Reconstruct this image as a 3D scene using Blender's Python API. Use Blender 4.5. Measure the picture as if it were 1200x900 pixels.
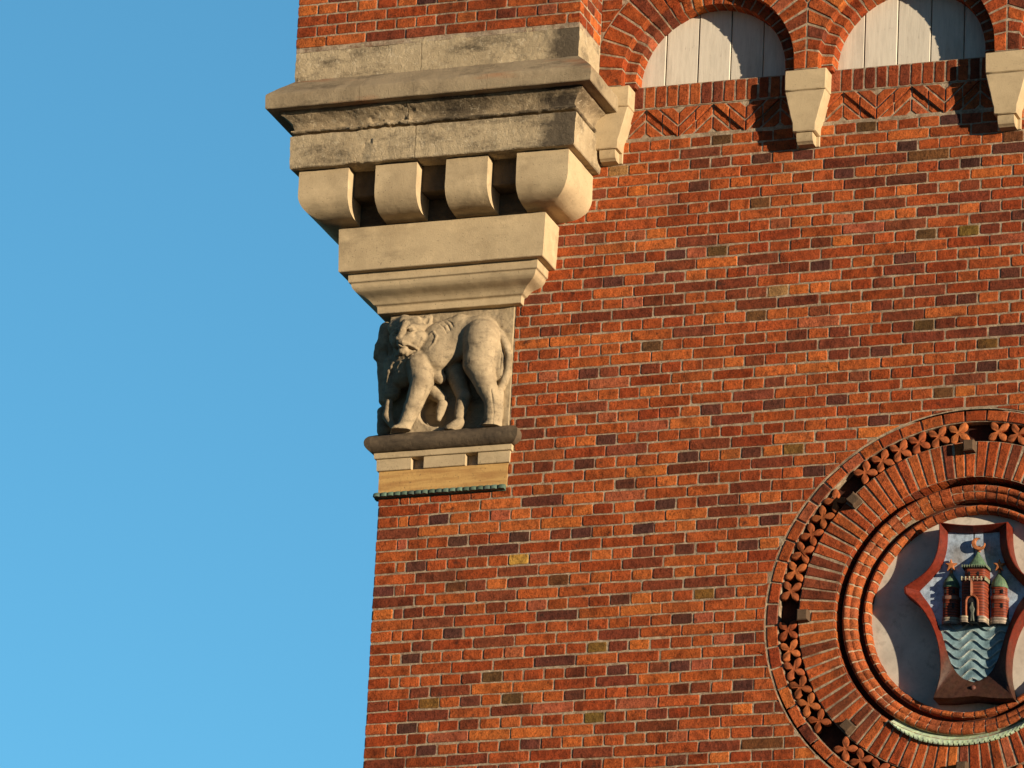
import bpy, math, random
import numpy as np
from mathutils import Vector, Matrix, noise
random.seed(7)
rnd = random.uniform
scene = bpy.context.scene
for o in list(bpy.data.objects):
    bpy.data.objects.remove(o)

# ------------------------------------------------------------------ camera
YAW, PITCH, ROLL = -0.3503318, 0.35074877, 0.0498296
CAM = Vector((11.89128552, -30.98046838, -11.36472674))
def cam_axes():
    ca, sa, cb, sb = math.cos(YAW), math.sin(YAW), math.cos(PITCH), math.sin(PITCH)
    f = Vector((sa*cb, ca*cb, sb)); r = Vector((ca, -sa, 0)); u = r.cross(f)
    c, s = math.cos(ROLL), math.sin(ROLL)
    return r*c + u*s, u*c - r*s, f
r_, u_, f_ = cam_axes()
cd = bpy.data.cameras.new('camera'); cam = bpy.data.objects.new('camera', cd)
scene.collection.objects.link(cam)
m = Matrix((r_, u_, -f_)).transposed().to_4x4(); m.translation = CAM
cam.matrix_world = m
cd.sensor_width = 36; cd.lens = 7404.0/1200*36; cd.clip_start = 0.5; cd.clip_end = 5000
scene.camera = cam

# ------------------------------------------------------------------ sky, sun, exposure
SUN_EL, SUN_AZ = math.radians(5.0), math.radians(114.4)      # azimuth from +Y towards +X
to_sun = Vector((math.sin(SUN_AZ)*math.cos(SUN_EL), math.cos(SUN_AZ)*math.cos(SUN_EL), math.sin(SUN_EL)))
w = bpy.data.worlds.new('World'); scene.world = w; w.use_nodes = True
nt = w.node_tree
sky = nt.nodes.new('ShaderNodeTexSky'); sky.sky_type = 'NISHITA'; sky.sun_disc = False
sky.sun_elevation = SUN_EL; sky.sun_rotation = SUN_AZ
sky.air_density = 1.0; sky.dust_density = 0.0; sky.ozone_density = 1.5; sky.altitude = 3000
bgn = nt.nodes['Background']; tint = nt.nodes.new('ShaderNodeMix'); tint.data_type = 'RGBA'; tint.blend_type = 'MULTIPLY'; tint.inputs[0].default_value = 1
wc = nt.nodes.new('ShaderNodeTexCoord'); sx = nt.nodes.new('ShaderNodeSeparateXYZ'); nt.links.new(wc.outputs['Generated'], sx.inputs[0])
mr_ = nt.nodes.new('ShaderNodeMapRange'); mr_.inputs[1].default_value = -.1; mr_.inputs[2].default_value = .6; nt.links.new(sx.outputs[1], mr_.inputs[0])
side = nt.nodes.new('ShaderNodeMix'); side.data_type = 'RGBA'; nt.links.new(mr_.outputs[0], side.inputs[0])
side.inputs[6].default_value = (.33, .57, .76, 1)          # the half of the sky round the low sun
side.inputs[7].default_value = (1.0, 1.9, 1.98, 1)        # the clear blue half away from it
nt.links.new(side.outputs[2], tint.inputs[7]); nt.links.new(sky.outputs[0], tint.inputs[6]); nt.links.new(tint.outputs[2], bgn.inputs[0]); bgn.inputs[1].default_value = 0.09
sd = bpy.data.lights.new('sun', 'SUN'); sd.energy = 5.0; sd.angle = math.radians(0.5); sd.color = (1.0, 0.83, 0.62)
sun = bpy.data.objects.new('sun', sd); scene.collection.objects.link(sun)
sun.rotation_euler = (-to_sun).to_track_quat('-Z', 'Y').to_euler(); sun.location = (20, -20, 10)
scene.view_settings.view_transform = 'Standard'; scene.view_settings.look = 'None'
scene.view_settings.gamma = 1; scene.view_settings.exposure = 0.70
scene.view_settings.use_curve_mapping = False
scene.render.engine = 'CYCLES'

# ------------------------------------------------------------------ helpers
COL = scene.collection
def empty(name, label, cat, loc=(0, 0, 0), group=None):
    o = bpy.data.objects.new(name, None); COL.objects.link(o); o.location = loc
    o['label'] = label; o['category'] = cat
    if group: o['group'] = group
    o.empty_display_size = 0.1
    return o

class MB:
    """mesh builder: vertices in world coordinates, a colour per vertex"""
    def __init__(s): s.v = []; s.f = []; s.c = []; s.m = []
    def add(s, vs, fs, col=(1, 1, 1), mat=0):
        b = len(s.v); s.v.extend([tuple(p) for p in vs])
        s.f.extend([tuple(b+i for i in q) for q in fs]); s.m.extend([mat]*len(fs))
        if col and isinstance(col[0], (tuple, list)): s.c.extend(col)
        else: s.c.extend([col]*len(vs))
    def box(s, a, b, col=(1, 1, 1), mat=0, bev=0.0):
        (x0, y0, z0), (x1, y1, z1) = a, b
        if bev <= 0:
            vs = [(x, y, z) for z in (z0, z1) for y in (y0, y1) for x in (x0, x1)]
            s.add(vs, [(0, 2, 3, 1), (4, 5, 7, 6), (0, 1, 5, 4), (2, 6, 7, 3), (0, 4, 6, 2), (1, 3, 7, 5)], col, mat)
        else:
            poly = [(x0, z0), (x1, z0), (x1, z1), (x0, z1)]
            s.prism(poly, y0, y1, col, mat, bev)
    def prism(s, poly, y0, y1, col=(1, 1, 1), mat=0, bev=0.003, jit=0.0):
        """outline in X-Z (counter-clockwise seen from -Y), front at y0, back at y1"""
        solid(s, poly, FRONT, -y0, y1-y0, col, bev, jit, mat)
    def build(s, name, mats, parent=None, smooth=None, label=None):
        me = bpy.data.meshes.new(name); me.from_pydata(s.v, [], s.f)
        if not isinstance(mats, (list, tuple)): mats = [mats]
        for mm in mats: me.materials.append(mm)
        if len(mats) > 1: me.polygons.foreach_set('material_index', s.m)
        at = me.color_attributes.new('bcol', 'FLOAT_COLOR', 'POINT')
        arr = np.ones((len(s.v), 4), np.float32); arr[:, :3] = np.array(s.c, np.float32).reshape(-1, 3)
        at.data.foreach_set('color', arr.ravel())
        me.update(); me.validate()
        if smooth is not None:
            me.polygons.foreach_set('use_smooth', [True]*len(me.polygons))
            me.set_sharp_from_angle(angle=math.radians(smooth))
        o = bpy.data.objects.new(name, me); COL.objects.link(o)
        if parent is not None:
            o.parent = parent
            p = parent; off = Vector((0, 0, 0))
            while p is not None: off += p.location; p = p.parent
            for v in me.vertices: v.co -= off
        if label: o['label'] = label
        return o

# frames: origin, u, v, n
FRONT = (Vector((0, 0, 0)), Vector((1, 0, 0)), Vector((0, 0, 1)), Vector((0, -1, 0)))
def side_right(x): return (Vector((x, 0, 0)), Vector((0, 1, 0)), Vector((0, 0, 1)), Vector((1, 0, 0)))
def side_left(x): return (Vector((x, 0, 0)), Vector((0, -1, 0)), Vector((0, 0, 1)), Vector((-1, 0, 0)))

def resample(poly, step):
    out = []
    n = len(poly)
    for i in range(n):
        a, b = poly[i], poly[(i+1) % n]
        L = math.hypot(b[0]-a[0], b[1]-a[1]); k = max(1, int(round(L/step)))
        for j in range(k): out.append((a[0]+(b[0]-a[0])*j/k, a[1]+(b[1]-a[1])*j/k))
    return out
def cut_corners(poly, r):
    out = []; n = len(poly)
    for i in range(n):
        p, a, b = poly[i], poly[i-1], poly[(i+1) % n]
        la = math.hypot(a[0]-p[0], a[1]-p[1]); lb = math.hypot(b[0]-p[0], b[1]-p[1])
        ra = min(r, la*.3); rb = min(r, lb*.3)
        if la < 1e-6 or lb < 1e-6: continue
        out.append((p[0]+(a[0]-p[0])*ra/la, p[1]+(a[1]-p[1])*ra/la))
        out.append((p[0]+(b[0]-p[0])*rb/lb, p[1]+(b[1]-p[1])*rb/lb))
    return out
def inset(poly, d):
    n = len(poly); out = []
    for i in range(n):
        a, p, b = poly[i-1], poly[i], poly[(i+1) % n]
        def nrm(s, e):
            dx, dy = e[0]-s[0], e[1]-s[1]; L = math.hypot(dx, dy) or 1
            return (-dy/L, dx/L)
        n1, n2 = nrm(a, p), nrm(p, b)
        mx, my = n1[0]+n2[0], n1[1]+n2[1]; L = math.hypot(mx, my)
        if L < 1e-6: out.append(p); continue
        k = d/max(0.5, L/2)
        out.append((p[0]+mx/L*k, p[1]+my/L*k))
    return out
def area(poly):
    return .5*sum(poly[i-1][0]*poly[i][1]-poly[i][0]*poly[i-1][1] for i in range(len(poly)))
def clip_half(poly, nx, ny, c):
    """keep nx*x+ny*y <= c"""
    out = []; n = len(poly)
    for i in range(n):
        a, b = poly[i-1], poly[i]
        da, db = nx*a[0]+ny*a[1]-c, nx*b[0]+ny*b[1]-c
        if (da <= 0) != (db <= 0):
            t = da/(da-db); out.append((a[0]+(b[0]-a[0])*t, a[1]+(b[1]-a[1])*t))
        if db <= 0: out.append(b)
    return out
def outside_disc(poly, c, R):
    """keep the part of poly outside a disc (outline points inside are pushed out to its edge)"""
    if all(math.hypot(p[0]-c[0], p[1]-c[1]) > R+.3 for p in poly): return poly
    pts = resample(poly, .012); ins = [math.hypot(p[0]-c[0], p[1]-c[1]) < R for p in pts]
    if not any(ins): return poly
    if all(ins): return []
    out = []
    for p, i in zip(pts, ins):
        if i:
            d = math.hypot(p[0]-c[0], p[1]-c[1]) or 1e-6
            p = (c[0]+(p[0]-c[0])*R/d, c[1]+(p[1]-c[1])*R/d)
        if not out or math.hypot(p[0]-out[-1][0], p[1]-out[-1][1]) > .004: out.append(p)
    return out if len(out) > 3 and area(out) > .0009 else []

def solid(mb, poly, fr, front, depth, col, bev=.003, jit=0.0, mat=0, tilt=0.0, edge=None):
    """a slab with bevelled front edges and a slightly irregular outline"""
    if len(poly) < 3: return
    O, U, V, N = fr
    if jit: poly = [(p[0]+rnd(-jit, jit), p[1]+rnd(-jit, jit)) for p in poly]
    n = len(poly)
    p0 = inset(poly, bev)
    ca = sum(p[0] for p in poly)/n; cb = sum(p[1] for p in poly)/n
    ta, tb = rnd(-tilt, tilt), rnd(-tilt, tilt)
    vs = []
    for ring, off in ((p0, 0.0), (poly, -bev), (poly, -depth)):
        for p in ring:
            h = front+off
            if off > -depth: h += ta*(p[0]-ca)+tb*(p[1]-cb)
            vs.append(O+U*p[0]+V*p[1]+N*h)
    fs = [tuple(range(n))]
    for k in (0, 1):
        for i in range(n):
            j = (i+1) % n
            fs.append(((k)*n+i, (k+1)*n+i, (k+1)*n+j, k*n+j))
    if edge is not None:
        e = tuple(col[i]*.45+edge[i]*.55 for i in range(3)); e1 = tuple(col[i]*.85+edge[i]*.15 for i in range(3))
        cols = [col]*n+[e1]*n+[e]*n
    else: cols = col
    mb.add(vs, fs, cols, mat)

MORTAR = (.46, .36, .245)
def brick(mb, poly, fr=FRONT, front=0.0, depth=.02, col=None, bev=.0035, jit=.0012, rough=True, proud=.002):
    if len(poly) < 3 or area(poly) < .0004: return
    if col is None: col = brick_colour()
    if len(poly) > 6 and rough: rough, jit, bev = False, 0.0, .0015   # a brick cut to the edge of a ring or arch
    if rough: poly = resample(cut_corners(poly, rnd(.0034, .0075)), .034)
    solid(mb, poly, fr, front+rnd(-.25, 1)*proud, depth, col, bev*rnd(.6, 1.2), jit, 0, .012, MORTAR if depth < .045 else None)

def mix(a, b, t): return tuple(a[i]+(b[i]-a[i])*t for i in range(3))
def vary(c, s=.12):
    k = 1+rnd(-s, s); return (c[0]*k, c[1]*k*(1+rnd(-.06, .06)), c[2]*k*(1+rnd(-.08, .08)))
BC = {'D': (.082, .033, .024), 'd': (.185, .042, .018), 'b': (.215, .055, .024), 'L': (.50, .130, .030),
      'O': (.115, .062, .022), 'Z': (.180, .112, .022), 'Y': (.50, .28, .05), 'P': (.38, .098, .042), 'T': (.36, .19, .075)}
def brick_colour(header=False):
    t = random.random()
    if header and t < .05: return vary(BC['D'], .25)
    if header and t < .06: return vary(BC['O'])
    if t < .13: return vary(BC['d'])
    if t < .17: return vary(BC['b'])
    if t < .25: return vary(BC['L'])
    if t < .28: return vary(BC['P'])
    return vary(mix((.275, .048, .013), (.43, .100, .025), random.random()), .10)

# ------------------------------------------------------------------ materials
class NT:
    def __init__(s, name, rough=.85, spec=.25):
        s.m = bpy.data.materials.new(name); s.m.use_nodes = True
        s.t = s.m.node_tree; s.b = s.t.nodes['Principled BSDF']
        s.b.inputs['Roughness'].default_value = rough
        s.b.inputs['Specular IOR Level'].default_value = spec
        s.co = s.n('ShaderNodeTexCoord').outputs['Object']
    def n(s, t, **kw):
        x = s.t.nodes.new(t)
        for k, v in kw.items(): setattr(x, k, v)
        return x
    def l(s, a, b): s.t.links.new(a, b)
    def noise(s, scale, detail=4, rough=.6, vec=None):
        x = s.n('ShaderNodeTexNoise'); x.inputs['Scale'].default_value = scale
        x.inputs['Detail'].default_value = detail; x.inputs['Roughness'].default_value = rough
        s.l(vec or s.co, x.inputs['Vector']); return x.outputs['Fac']
    def stretch(s, sx, sy, sz):
        x = s.n('ShaderNodeMapping'); x.inputs['Scale'].default_value = (sx, sy, sz); s.l(s.co, x.inputs['Vector']); return x.outputs[0]
    def ramp(s, fac, stops):
        x = s.n('ShaderNodeValToRGB'); e = x.color_ramp.elements
        while len(e) < len(stops): e.new(.5)
        for q, (p, c) in zip(e, stops):
            q.position = p; q.color = (c, c, c, 1) if not isinstance(c, tuple) else (*c, 1)
        s.l(fac, x.inputs[0]); return x.outputs[0]
    def mix(s, a, b, fac, mode='MIX'):
        x = s.n('ShaderNodeMix', data_type='RGBA', blend_type=mode)
        for k, v in ((6, a), (7, b), (0, fac)):
            if isinstance(v, (int, float)): x.inputs[k].default_value = v
            elif isinstance(v, tuple): x.inputs[k].default_value = (*v, 1)
            else: s.l(v, x.inputs[k])
        return x.outputs[2]
    def attr(s): return s.n('ShaderNodeAttribute', attribute_name='bcol').outputs['Color']
    def bump(s, hs):
        last = None
        for h, st, d in hs:
            x = s.n('ShaderNodeBump'); x.inputs['Strength'].default_value = st; x.inputs['Distance'].default_value = d
            s.l(h, x.inputs['Height'])
            if last: s.l(last, x.inputs['Normal'])
            last = x.outputs[0]
        s.l(last, s.b.inputs['Normal'])
    def out(s, c): s.l(c, s.b.inputs['Base Color']); return s.m

def brick_material():
    k = NT('fired_brick', .9, .15)
    a = k.attr()
    sc_ = k.n('ShaderNodeVectorMath', operation='SCALE'); k.l(a, sc_.inputs[0]); sc_.inputs['Scale'].default_value = 70
    ad_ = k.n('ShaderNodeVectorMath', operation='ADD'); k.l(k.co, ad_.inputs[0]); k.l(sc_.outputs[0], ad_.inputs[1])
    own = ad_.outputs[0]                         # each brick has firing marks of its own
    a = k.mix(a, k.ramp(k.noise(8, 4, .6, own), [(.30, (.50, .44, .42)), (.48, (1, 1, 1)), (.72, (1.22, 1.12, 1.0))]), .85, 'MULTIPLY')
    a = k.mix(a, (.045, .022, .014), k.ramp(k.noise(13, 5, .7, own), [(.60, 0.0), (.70, .75)]))
    c = k.mix(a, k.ramp(k.noise(26, 5, .7), [(.30, .42), (.52, 1.0), (.75, 1.2)]), 1.0, 'MULTIPLY')
    c = k.mix(c, k.ramp(k.noise(120, 3, .6), [(.34, .45), (.48, 1.0), (.7, 1.12)]), .9, 'MULTIPLY')
    soot = k.ramp(k.noise(2.3, 6, .65), [(.50, 0.0), (.72, .34)])
    c = k.mix(c, (.05, .022, .012), soot)
    c = k.mix(c, (.04, .018, .010), k.ramp(k.noise(2.6, 6, .7, k.stretch(1.5, 1, .30)), [(.50, 0.0), (.70, .42)]))
    lime = k.ramp(k.noise(7, 6, .75), [(.66, 0.0), (.80, .14)])
    c = k.mix(c, (.50, .36, .25), lime)
    pit = k.noise(190, 2, .6)
    k.bump([(k.noise(38, 6, .7), .7, .014), (pit, .55, .005)])
    return k.out(c)
def mortar_material():
    k = NT('lime_mortar', .95, .1)
    c = k.mix(MORTAR, (.24, .18, .12), k.ramp(k.noise(30, 5, .7), [(.35, 1.0), (.62, 0.0)]))
    c = k.mix(c, (.12, .085, .06), k.ramp(k.noise(5, 7, .75), [(.48, 0.0), (.66, .8)]))
    c = k.mix(c, (.17, .085, .045), k.ramp(k.noise(17, 5, .75), [(.50, 0.0), (.64, .75)]))
    k.bump([(k.noise(160, 4, .7), .8, .006)])
    return k.out(c)
def stone_material(name, base, dark, amount=.5, pits=.35, dirt=(.05, .037, .024), dirt_amt=.5, scale=1.0, rust=0.0, soot=0.0, flake=0.0):
    k = NT(name, .88, .2)
    c = k.mix(base, dark, k.ramp(k.noise(3.2*scale, 7, .68), [(.42, 0.0), (.68, amount)]))
    c = k.mix(c, tuple(min(1, x*1.28) for x in base), k.ramp(k.noise(8*scale, 5, .6), [(.55, 0.0), (.70, .5)]))
    c = k.mix(c, dirt, k.ramp(k.noise(4.6*scale, 8, .74, k.stretch(.55, 1, 1.5)), [(.52, 0.0), (.70, dirt_amt)]))
    if flake: c = k.mix(c, (.60, .50, .34), k.ramp(k.noise(34, 7, .75), [(.56, 0.0), (.62, flake)]))
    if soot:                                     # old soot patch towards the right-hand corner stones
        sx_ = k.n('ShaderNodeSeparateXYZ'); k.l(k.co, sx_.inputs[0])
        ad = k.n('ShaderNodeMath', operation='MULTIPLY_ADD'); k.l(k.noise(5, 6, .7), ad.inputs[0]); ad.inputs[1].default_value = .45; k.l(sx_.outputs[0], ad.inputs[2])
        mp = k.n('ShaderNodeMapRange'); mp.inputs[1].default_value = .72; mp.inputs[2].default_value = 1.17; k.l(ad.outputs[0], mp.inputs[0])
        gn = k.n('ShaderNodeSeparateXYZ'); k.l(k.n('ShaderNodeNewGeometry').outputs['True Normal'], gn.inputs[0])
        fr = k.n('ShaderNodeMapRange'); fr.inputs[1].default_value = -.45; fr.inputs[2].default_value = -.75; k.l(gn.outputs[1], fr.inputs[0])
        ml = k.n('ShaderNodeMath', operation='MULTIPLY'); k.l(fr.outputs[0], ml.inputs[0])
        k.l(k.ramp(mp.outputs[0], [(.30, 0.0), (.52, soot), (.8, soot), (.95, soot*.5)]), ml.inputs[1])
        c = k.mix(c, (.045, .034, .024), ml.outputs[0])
    if rust: c = k.mix(c, (.36, .15, .065), k.ramp(k.noise(2.1, 4, .6, k.stretch(.6, 1, 3)), [(.56, 0.0), (.66, rust)]))
    c = k.mix(c, (.06, .045, .03), k.ramp(k.noise(95, 3, .6), [(.27, .75), (.36, 0.0)]))
    vo = k.n('ShaderNodeTexVoronoi'); vo.inputs['Scale'].default_value = 52; k.l(k.co, vo.inputs['Vector'])
    pit = k.ramp(vo.outputs['Distance'], [(.10, 0.0), (.26, 1.0)])
    k.bump([(k.noise(30, 9, .78), pits, .010), (pit, pits*.35, .006), (k.noise(170, 3, .6), .3, .004)])
    return k.out(c)
def painted_material():
    k = NT('painted_board', .7, .25)
    a = k.attr()
    g = k.noise(7, 5, .7, k.stretch(9, 1, .8))
    c = k.mix(a, k.ramp(g, [(.3, .80), (.55, 1.0)]), .8, 'MULTIPLY')
    c = k.mix(c, (.30, .25, .19), k.ramp(k.noise(3.5, 6, .75, k.stretch(2.5, 1, .5)), [(.50, 0.0), (.72, .5)]))
    c = k.mix(c, (.33, .29, .24), k.ramp(k.noise(60, 3, .6, k.stretch(1, 1, .4)), [(.66, 0.0), (.74, .6)]))
    k.bump([(g, .25, .004), (k.noise(120, 3), .15, .002)])
    return k.out(c)
def vcol_material(name, rough=.8, spec=.3, grain=30, lo=.7, bump=.3, dirty=0.0, coat=0.0):
    k = NT(name, rough, spec)
    c = k.mix(k.attr(), k.ramp(k.noise(grain, 5, .65), [(.32, lo), (.6, 1.05)]), 1.0, 'MULTIPLY')
    if dirty: c = k.mix(c, (.05, .04, .03), k.ramp(k.noise(14, 6, .7), [(.52, 0.0), (.72, dirty)]))
    if coat: k.b.inputs['Coat Weight'].default_value = coat; k.b.inputs['Coat Roughness'].default_value = .25
    k.bump([(k.noise(grain*2.5, 4, .65), bump, .006)])
    return k.out(c)
M_BRICK = brick_material(); M_MORTAR = mortar_material()
SB = (.40, .305, .18)
M_STONE = stone_material('sandstone', SB, (.24, .185, .115), .6, .30, dirt_amt=.35)
M_CLEAN = stone_material('pale_sandstone', (.49, .375, .220), (.33, .245, .140), .75, .2, dirt=(.10, .075, .045), dirt_amt=.38)
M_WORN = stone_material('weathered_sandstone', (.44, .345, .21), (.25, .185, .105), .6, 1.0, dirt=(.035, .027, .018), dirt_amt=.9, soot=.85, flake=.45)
M_SCOTIA = stone_material('shade_toned_sandstone', (.36, .275, .165), (.09, .066, .04), .95, 1.0, dirt=(.028, .021, .014), dirt_amt=.95, soot=.9, flake=.5)  # dark tone and pale flakes paint in the shade and lit crust under the drip
M_DRIP = stone_material('stained_sandstone', (.33, .255, .155), (.16, .118, .07), .7, .5, dirt=(.04, .03, .02), dirt_amt=.8, rust=.55)
M_PEG = stone_material('sooty_peg', (.105, .065, .038), (.06, .04, .025), .8, .5, dirt_amt=.6, scale=3)
M_TORUS = stone_material('soot_and_shade_sandstone', (.135, .098, .060), (.045, .034, .024), .9, .6, dirt=(.02, .016, .012), dirt_amt=.85)  # soot on the torus; the same dark tone stands for shade in recesses
M_LION = stone_material('carved_sandstone', (.375, .29, .178), (.19, .142, .085), .8, .40, dirt=(.06, .048, .034), dirt_amt=.8, scale=2.2)
def ochre_material():
    k = NT('ochre_sandstone', .85, .2)
    wv = k.noise(3.0, 6, .6, k.stretch(.8, 1, 9))
    c = k.mix((.52, .315, .110), (.38, .205, .070), k.ramp(wv, [(.45, 0.0), (.6, 1.0)]))
    c = k.mix(c, (.14, .09, .05), k.ramp(k.noise(70, 3, .6), [(.28, .8), (.38, 0.0)]))
    k.bump([(k.noise(60, 5, .7), .3, .006)])
    return k.out(c)
M_OCHRE = ochre_material()
M_BOARD = painted_material()
M_COPPER = vcol_material('verdigris_copper', .75, .3, 22, .62, .3, .35)
M_GLAZE = vcol_material('glazed_ceramic', .5, .16, 40, .6, .3, .4, .03)
M_TERRA = vcol_material('terracotta', .88, .18, 60, .62, .35, .25)
M_PLASTER = vcol_material('lime_plaster', .92, .12, 7, .74, .25, .45)

# ------------------------------------------------------------------ ground and the wall behind everything
XL, XR = -.186, .568            # the corner pier under the lion
ROW = .0667
TOP = 3.65
gmat = NT('paving', .9, .2)
gm = gmat.out(gmat.mix((.065, .062, .06), (.105, .10, .094), gmat.noise(.6, 6, .6)))
g = MB(); S_ = 2500.0; N_ = 8
g.add([(-S_+2*S_*i/N_, -S_+2*S_*j/N_, -13.0) for j in range(N_+1) for i in range(N_+1)],
      [(j*(N_+1)+i, j*(N_+1)+i+1, (j+1)*(N_+1)+i+1, (j+1)*(N_+1)+i) for j in range(N_) for i in range(N_)])
ground = g.build('ground', gm); ground['kind'] = 'structure'

ARCH_X = [1.675, 2.825, 3.975]; ARCH_Z = 2.44
R1, RO, R2 = .505, .674, .437
YA, Y2, YP = -.105, -.045, .055
BR_X = [1.10, 2.25, 3.40]; XEND = 4.55
RC = (3.219, -.768); RR = 1.121
WX1, WZ0 = 6.2, -2.75

wall = empty('brick_wall', 'weathered red brick wall with cream mortar filling the right side of the view', 'wall', (0, 0, -13))
SPEC = {
'D': [(0.18,-0.065),(0.3,-0.202),(0.66,-0.201),(0.54,-0.267),(0.06,-0.331),(-0.13,-0.468),(0.79,0.002),(1.5,-0.067),(1.02,-0.2),(1.38,-0.199),(1.26,-0.597),(0.86,-0.666),(1.59,-0.728),(1.62,-0.334),(2.11,-0.203),(1.98,-0.33),(1.61,-0.725),(0.3,-0.733),(0.07,-0.867),(0.43,-1.143),(0.06,-1.27),(0.19,-1.406),(0.75,-1.409),(0.91,-0.941),(1.26,-1.003),(1.02,-1.136),(0.78,-1.402),(1.59,-1.004),(1.99,-0.868),(1.61,-1.006),(1.97,-1.136),(1.62,-1.534),(1.02,0.737),(1.14,0.334),(1.02,0.201),(1.26,0.069),(1.57,0.204),(1.5,1.403),(1.13,1.268),(1.62,1.801),(1.95,1.93),(3.07,2.063),(2.82,1.929),(3.39,1.864),(3.19,1.799),(2.82,1.73),(3.47,1.46),(1.98,1.927),(2.21,1.932),(2.46,1.8),(2.83,1.267),(3.43,1.134),(3.19,1.0),(3.42,0.8),(2.7,0.74),(3.3,0.604),(2.34,1.274),(2.7,0.336),(1.74,0.465),(2.1,0.467),(1.62,0.2),(1.98,0.199),(2.34,0.063),(2.44,0.467)],
'b': [(-0.06,-0.132),(0.59,-0.407),(0.18,-0.401),(0.55,-0.54),(0.31,-0.265),(0.56,-0.795),(1.61,1.999),(2.94,1.037)],
'd': [(0.54,-0.597),(1.5,-0.478),(1.39,-0.405),(1.5,-0.527),(1.38,-0.335),(1.5,-0.067),(1.86,-0.068),(1.73,-0.199),(1.5,-0.466),(1.74,-0.53),(2.1,-0.126),(1.86,-0.134),(0.42,-1.272),(-0.12,-1.135),(0.3,-1.075),(0.18,-1.203),(0.66,-0.732),(0.42,-1.478),(-0.06,-1.471),(1.26,-1.072),(1.49,-1.273),(1.26,-0.8),(1.14,-1.467),(1.5,-1.337),(1.14,-1.54),(1.25,-0.865),(1.74,-1.136),(2.09,-1.27),(1.86,-1.266),(2.08,-1.405),(1.85,-1.469),(2.09,-1.532),(0.65,0.471),(0.71,0.403),(0.78,0.202),(1.43,0.726),(1.26,1.402),(1.5,1.137),(1.62,1.203),(1.38,1.138),(1.0,1.27),(1.25,1.072),(1.5,1.335),(1.49,1.07),(1.73,1.932),(1.61,1.926),(1.73,1.672),(2.71,1.863),(2.95,1.66),(3.19,1.664),(2.6,1.737),(3.31,1.469),(2.95,1.529),(3.06,1.532),(2.58,1.409),(3.19,1.597),(2.34,1.666),(2.55,1.851),(2.59,1.729),(2.95,0.804),(2.84,1.208),(2.7,1.144),(2.7,1.002),(2.84,0.937),(3.07,0.861),(1.99,1.337),(2.22,1.066),(2.23,0.811),(2.46,0.875),(1.86,1.141),(1.98,1.073),(1.87,1.208),(2.22,1.276),(2.1,1.273),(2.1,0.141),(1.64,0.133),(1.74,0.064),(1.86,0.398),(1.75,0.266)],
'Y': [(0.66,-0.337)],
'O': [(0.31,-0.467),(0.9,-0.468),(0.54,-1.002),(0.66,-1.143),(2.09,-1.464),(1.71,1.402),(1.38,0.872),(1.73,2.065),(1.95,1.666),(2.57,2.065),(3.42,1.925),(2.94,1.863),(2.95,1.4),(1.97,1.668),(2.95,0.866),(1.98,1.006),(3.05,0.466)],
'L': [(0.42,-0.135),(0.54,-0.002),(0.29,-0.001),(0.68,-0.073),(0.18,-0.144),(1.43,-0.133),(0.9,-0.134),(0.67,-0.069),(1.98,-0.072),(1.62,-0.13),(1.13,1.472),(1.13,1.204),(1.64,1.247),(2.83,1.797),(2.83,1.662),(3.18,1.534),(3.07,1.662),(2.81,1.989)],
'P': [(-0.03,-0.462),(0.54,-0.073)],
'Z': [(1.74,-0.595),(0.18,-1.138),(1.14,-0.867),(1.15,-1.271),(3.19,1.4),(3.3,0.735),(2.22,0.199)],
'T': [(1.13,1.935),(2.1,1.135)],
}
special = {}
def row_z(i): return -i*ROW
def row_edges(i, x0, x1, corner):
    """joint positions along one course of the bond"""
    e = [corner]
    if i % 2:
        e += [corner+.126] if corner == XL else [corner+.12]
        x = 0.0 if corner == XL else corner+.24
        step = .12
    elif i % 4 == 2:
        x = .06 if corner == XL else corner+.18; step = .24
    else:
        x = .06 if corner == XL else corner+.18
        e.append(x); x += .12; step = .24
    while x < x1-.02: e.append(x); x += step
    e.append(x1); return e
bricks = MB()
sp = [(x, z, t) for t, l in SPEC.items() for x, z in l]
def pick(x0, x1, z, header):
    for x, zz, t in sp:
        if x0 < x < x1 and abs(zz-z) < ROW*.5: return vary(mix(BC[t], (.24, .050, .020), rnd(0, .38) if t in 'DOZ' else rnd(0, .2) if t != 'Y' else 0), .12)
    if -1.75 < z < 2.1 and x0 < 3.6:      # the part whose odd bricks are listed
        t = random.random()
        if t < .05: return vary(BC['b'])
        if t < .09: return vary(BC['d'], .2)
        if t < .18: return vary(BC['L'])
        if t < .22: return vary(BC['P'])
        return vary(mix((.275, .048, .013), (.43, .100, .025), random.random()), .10)
    return brick_colour(header)
J = .0044
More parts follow.
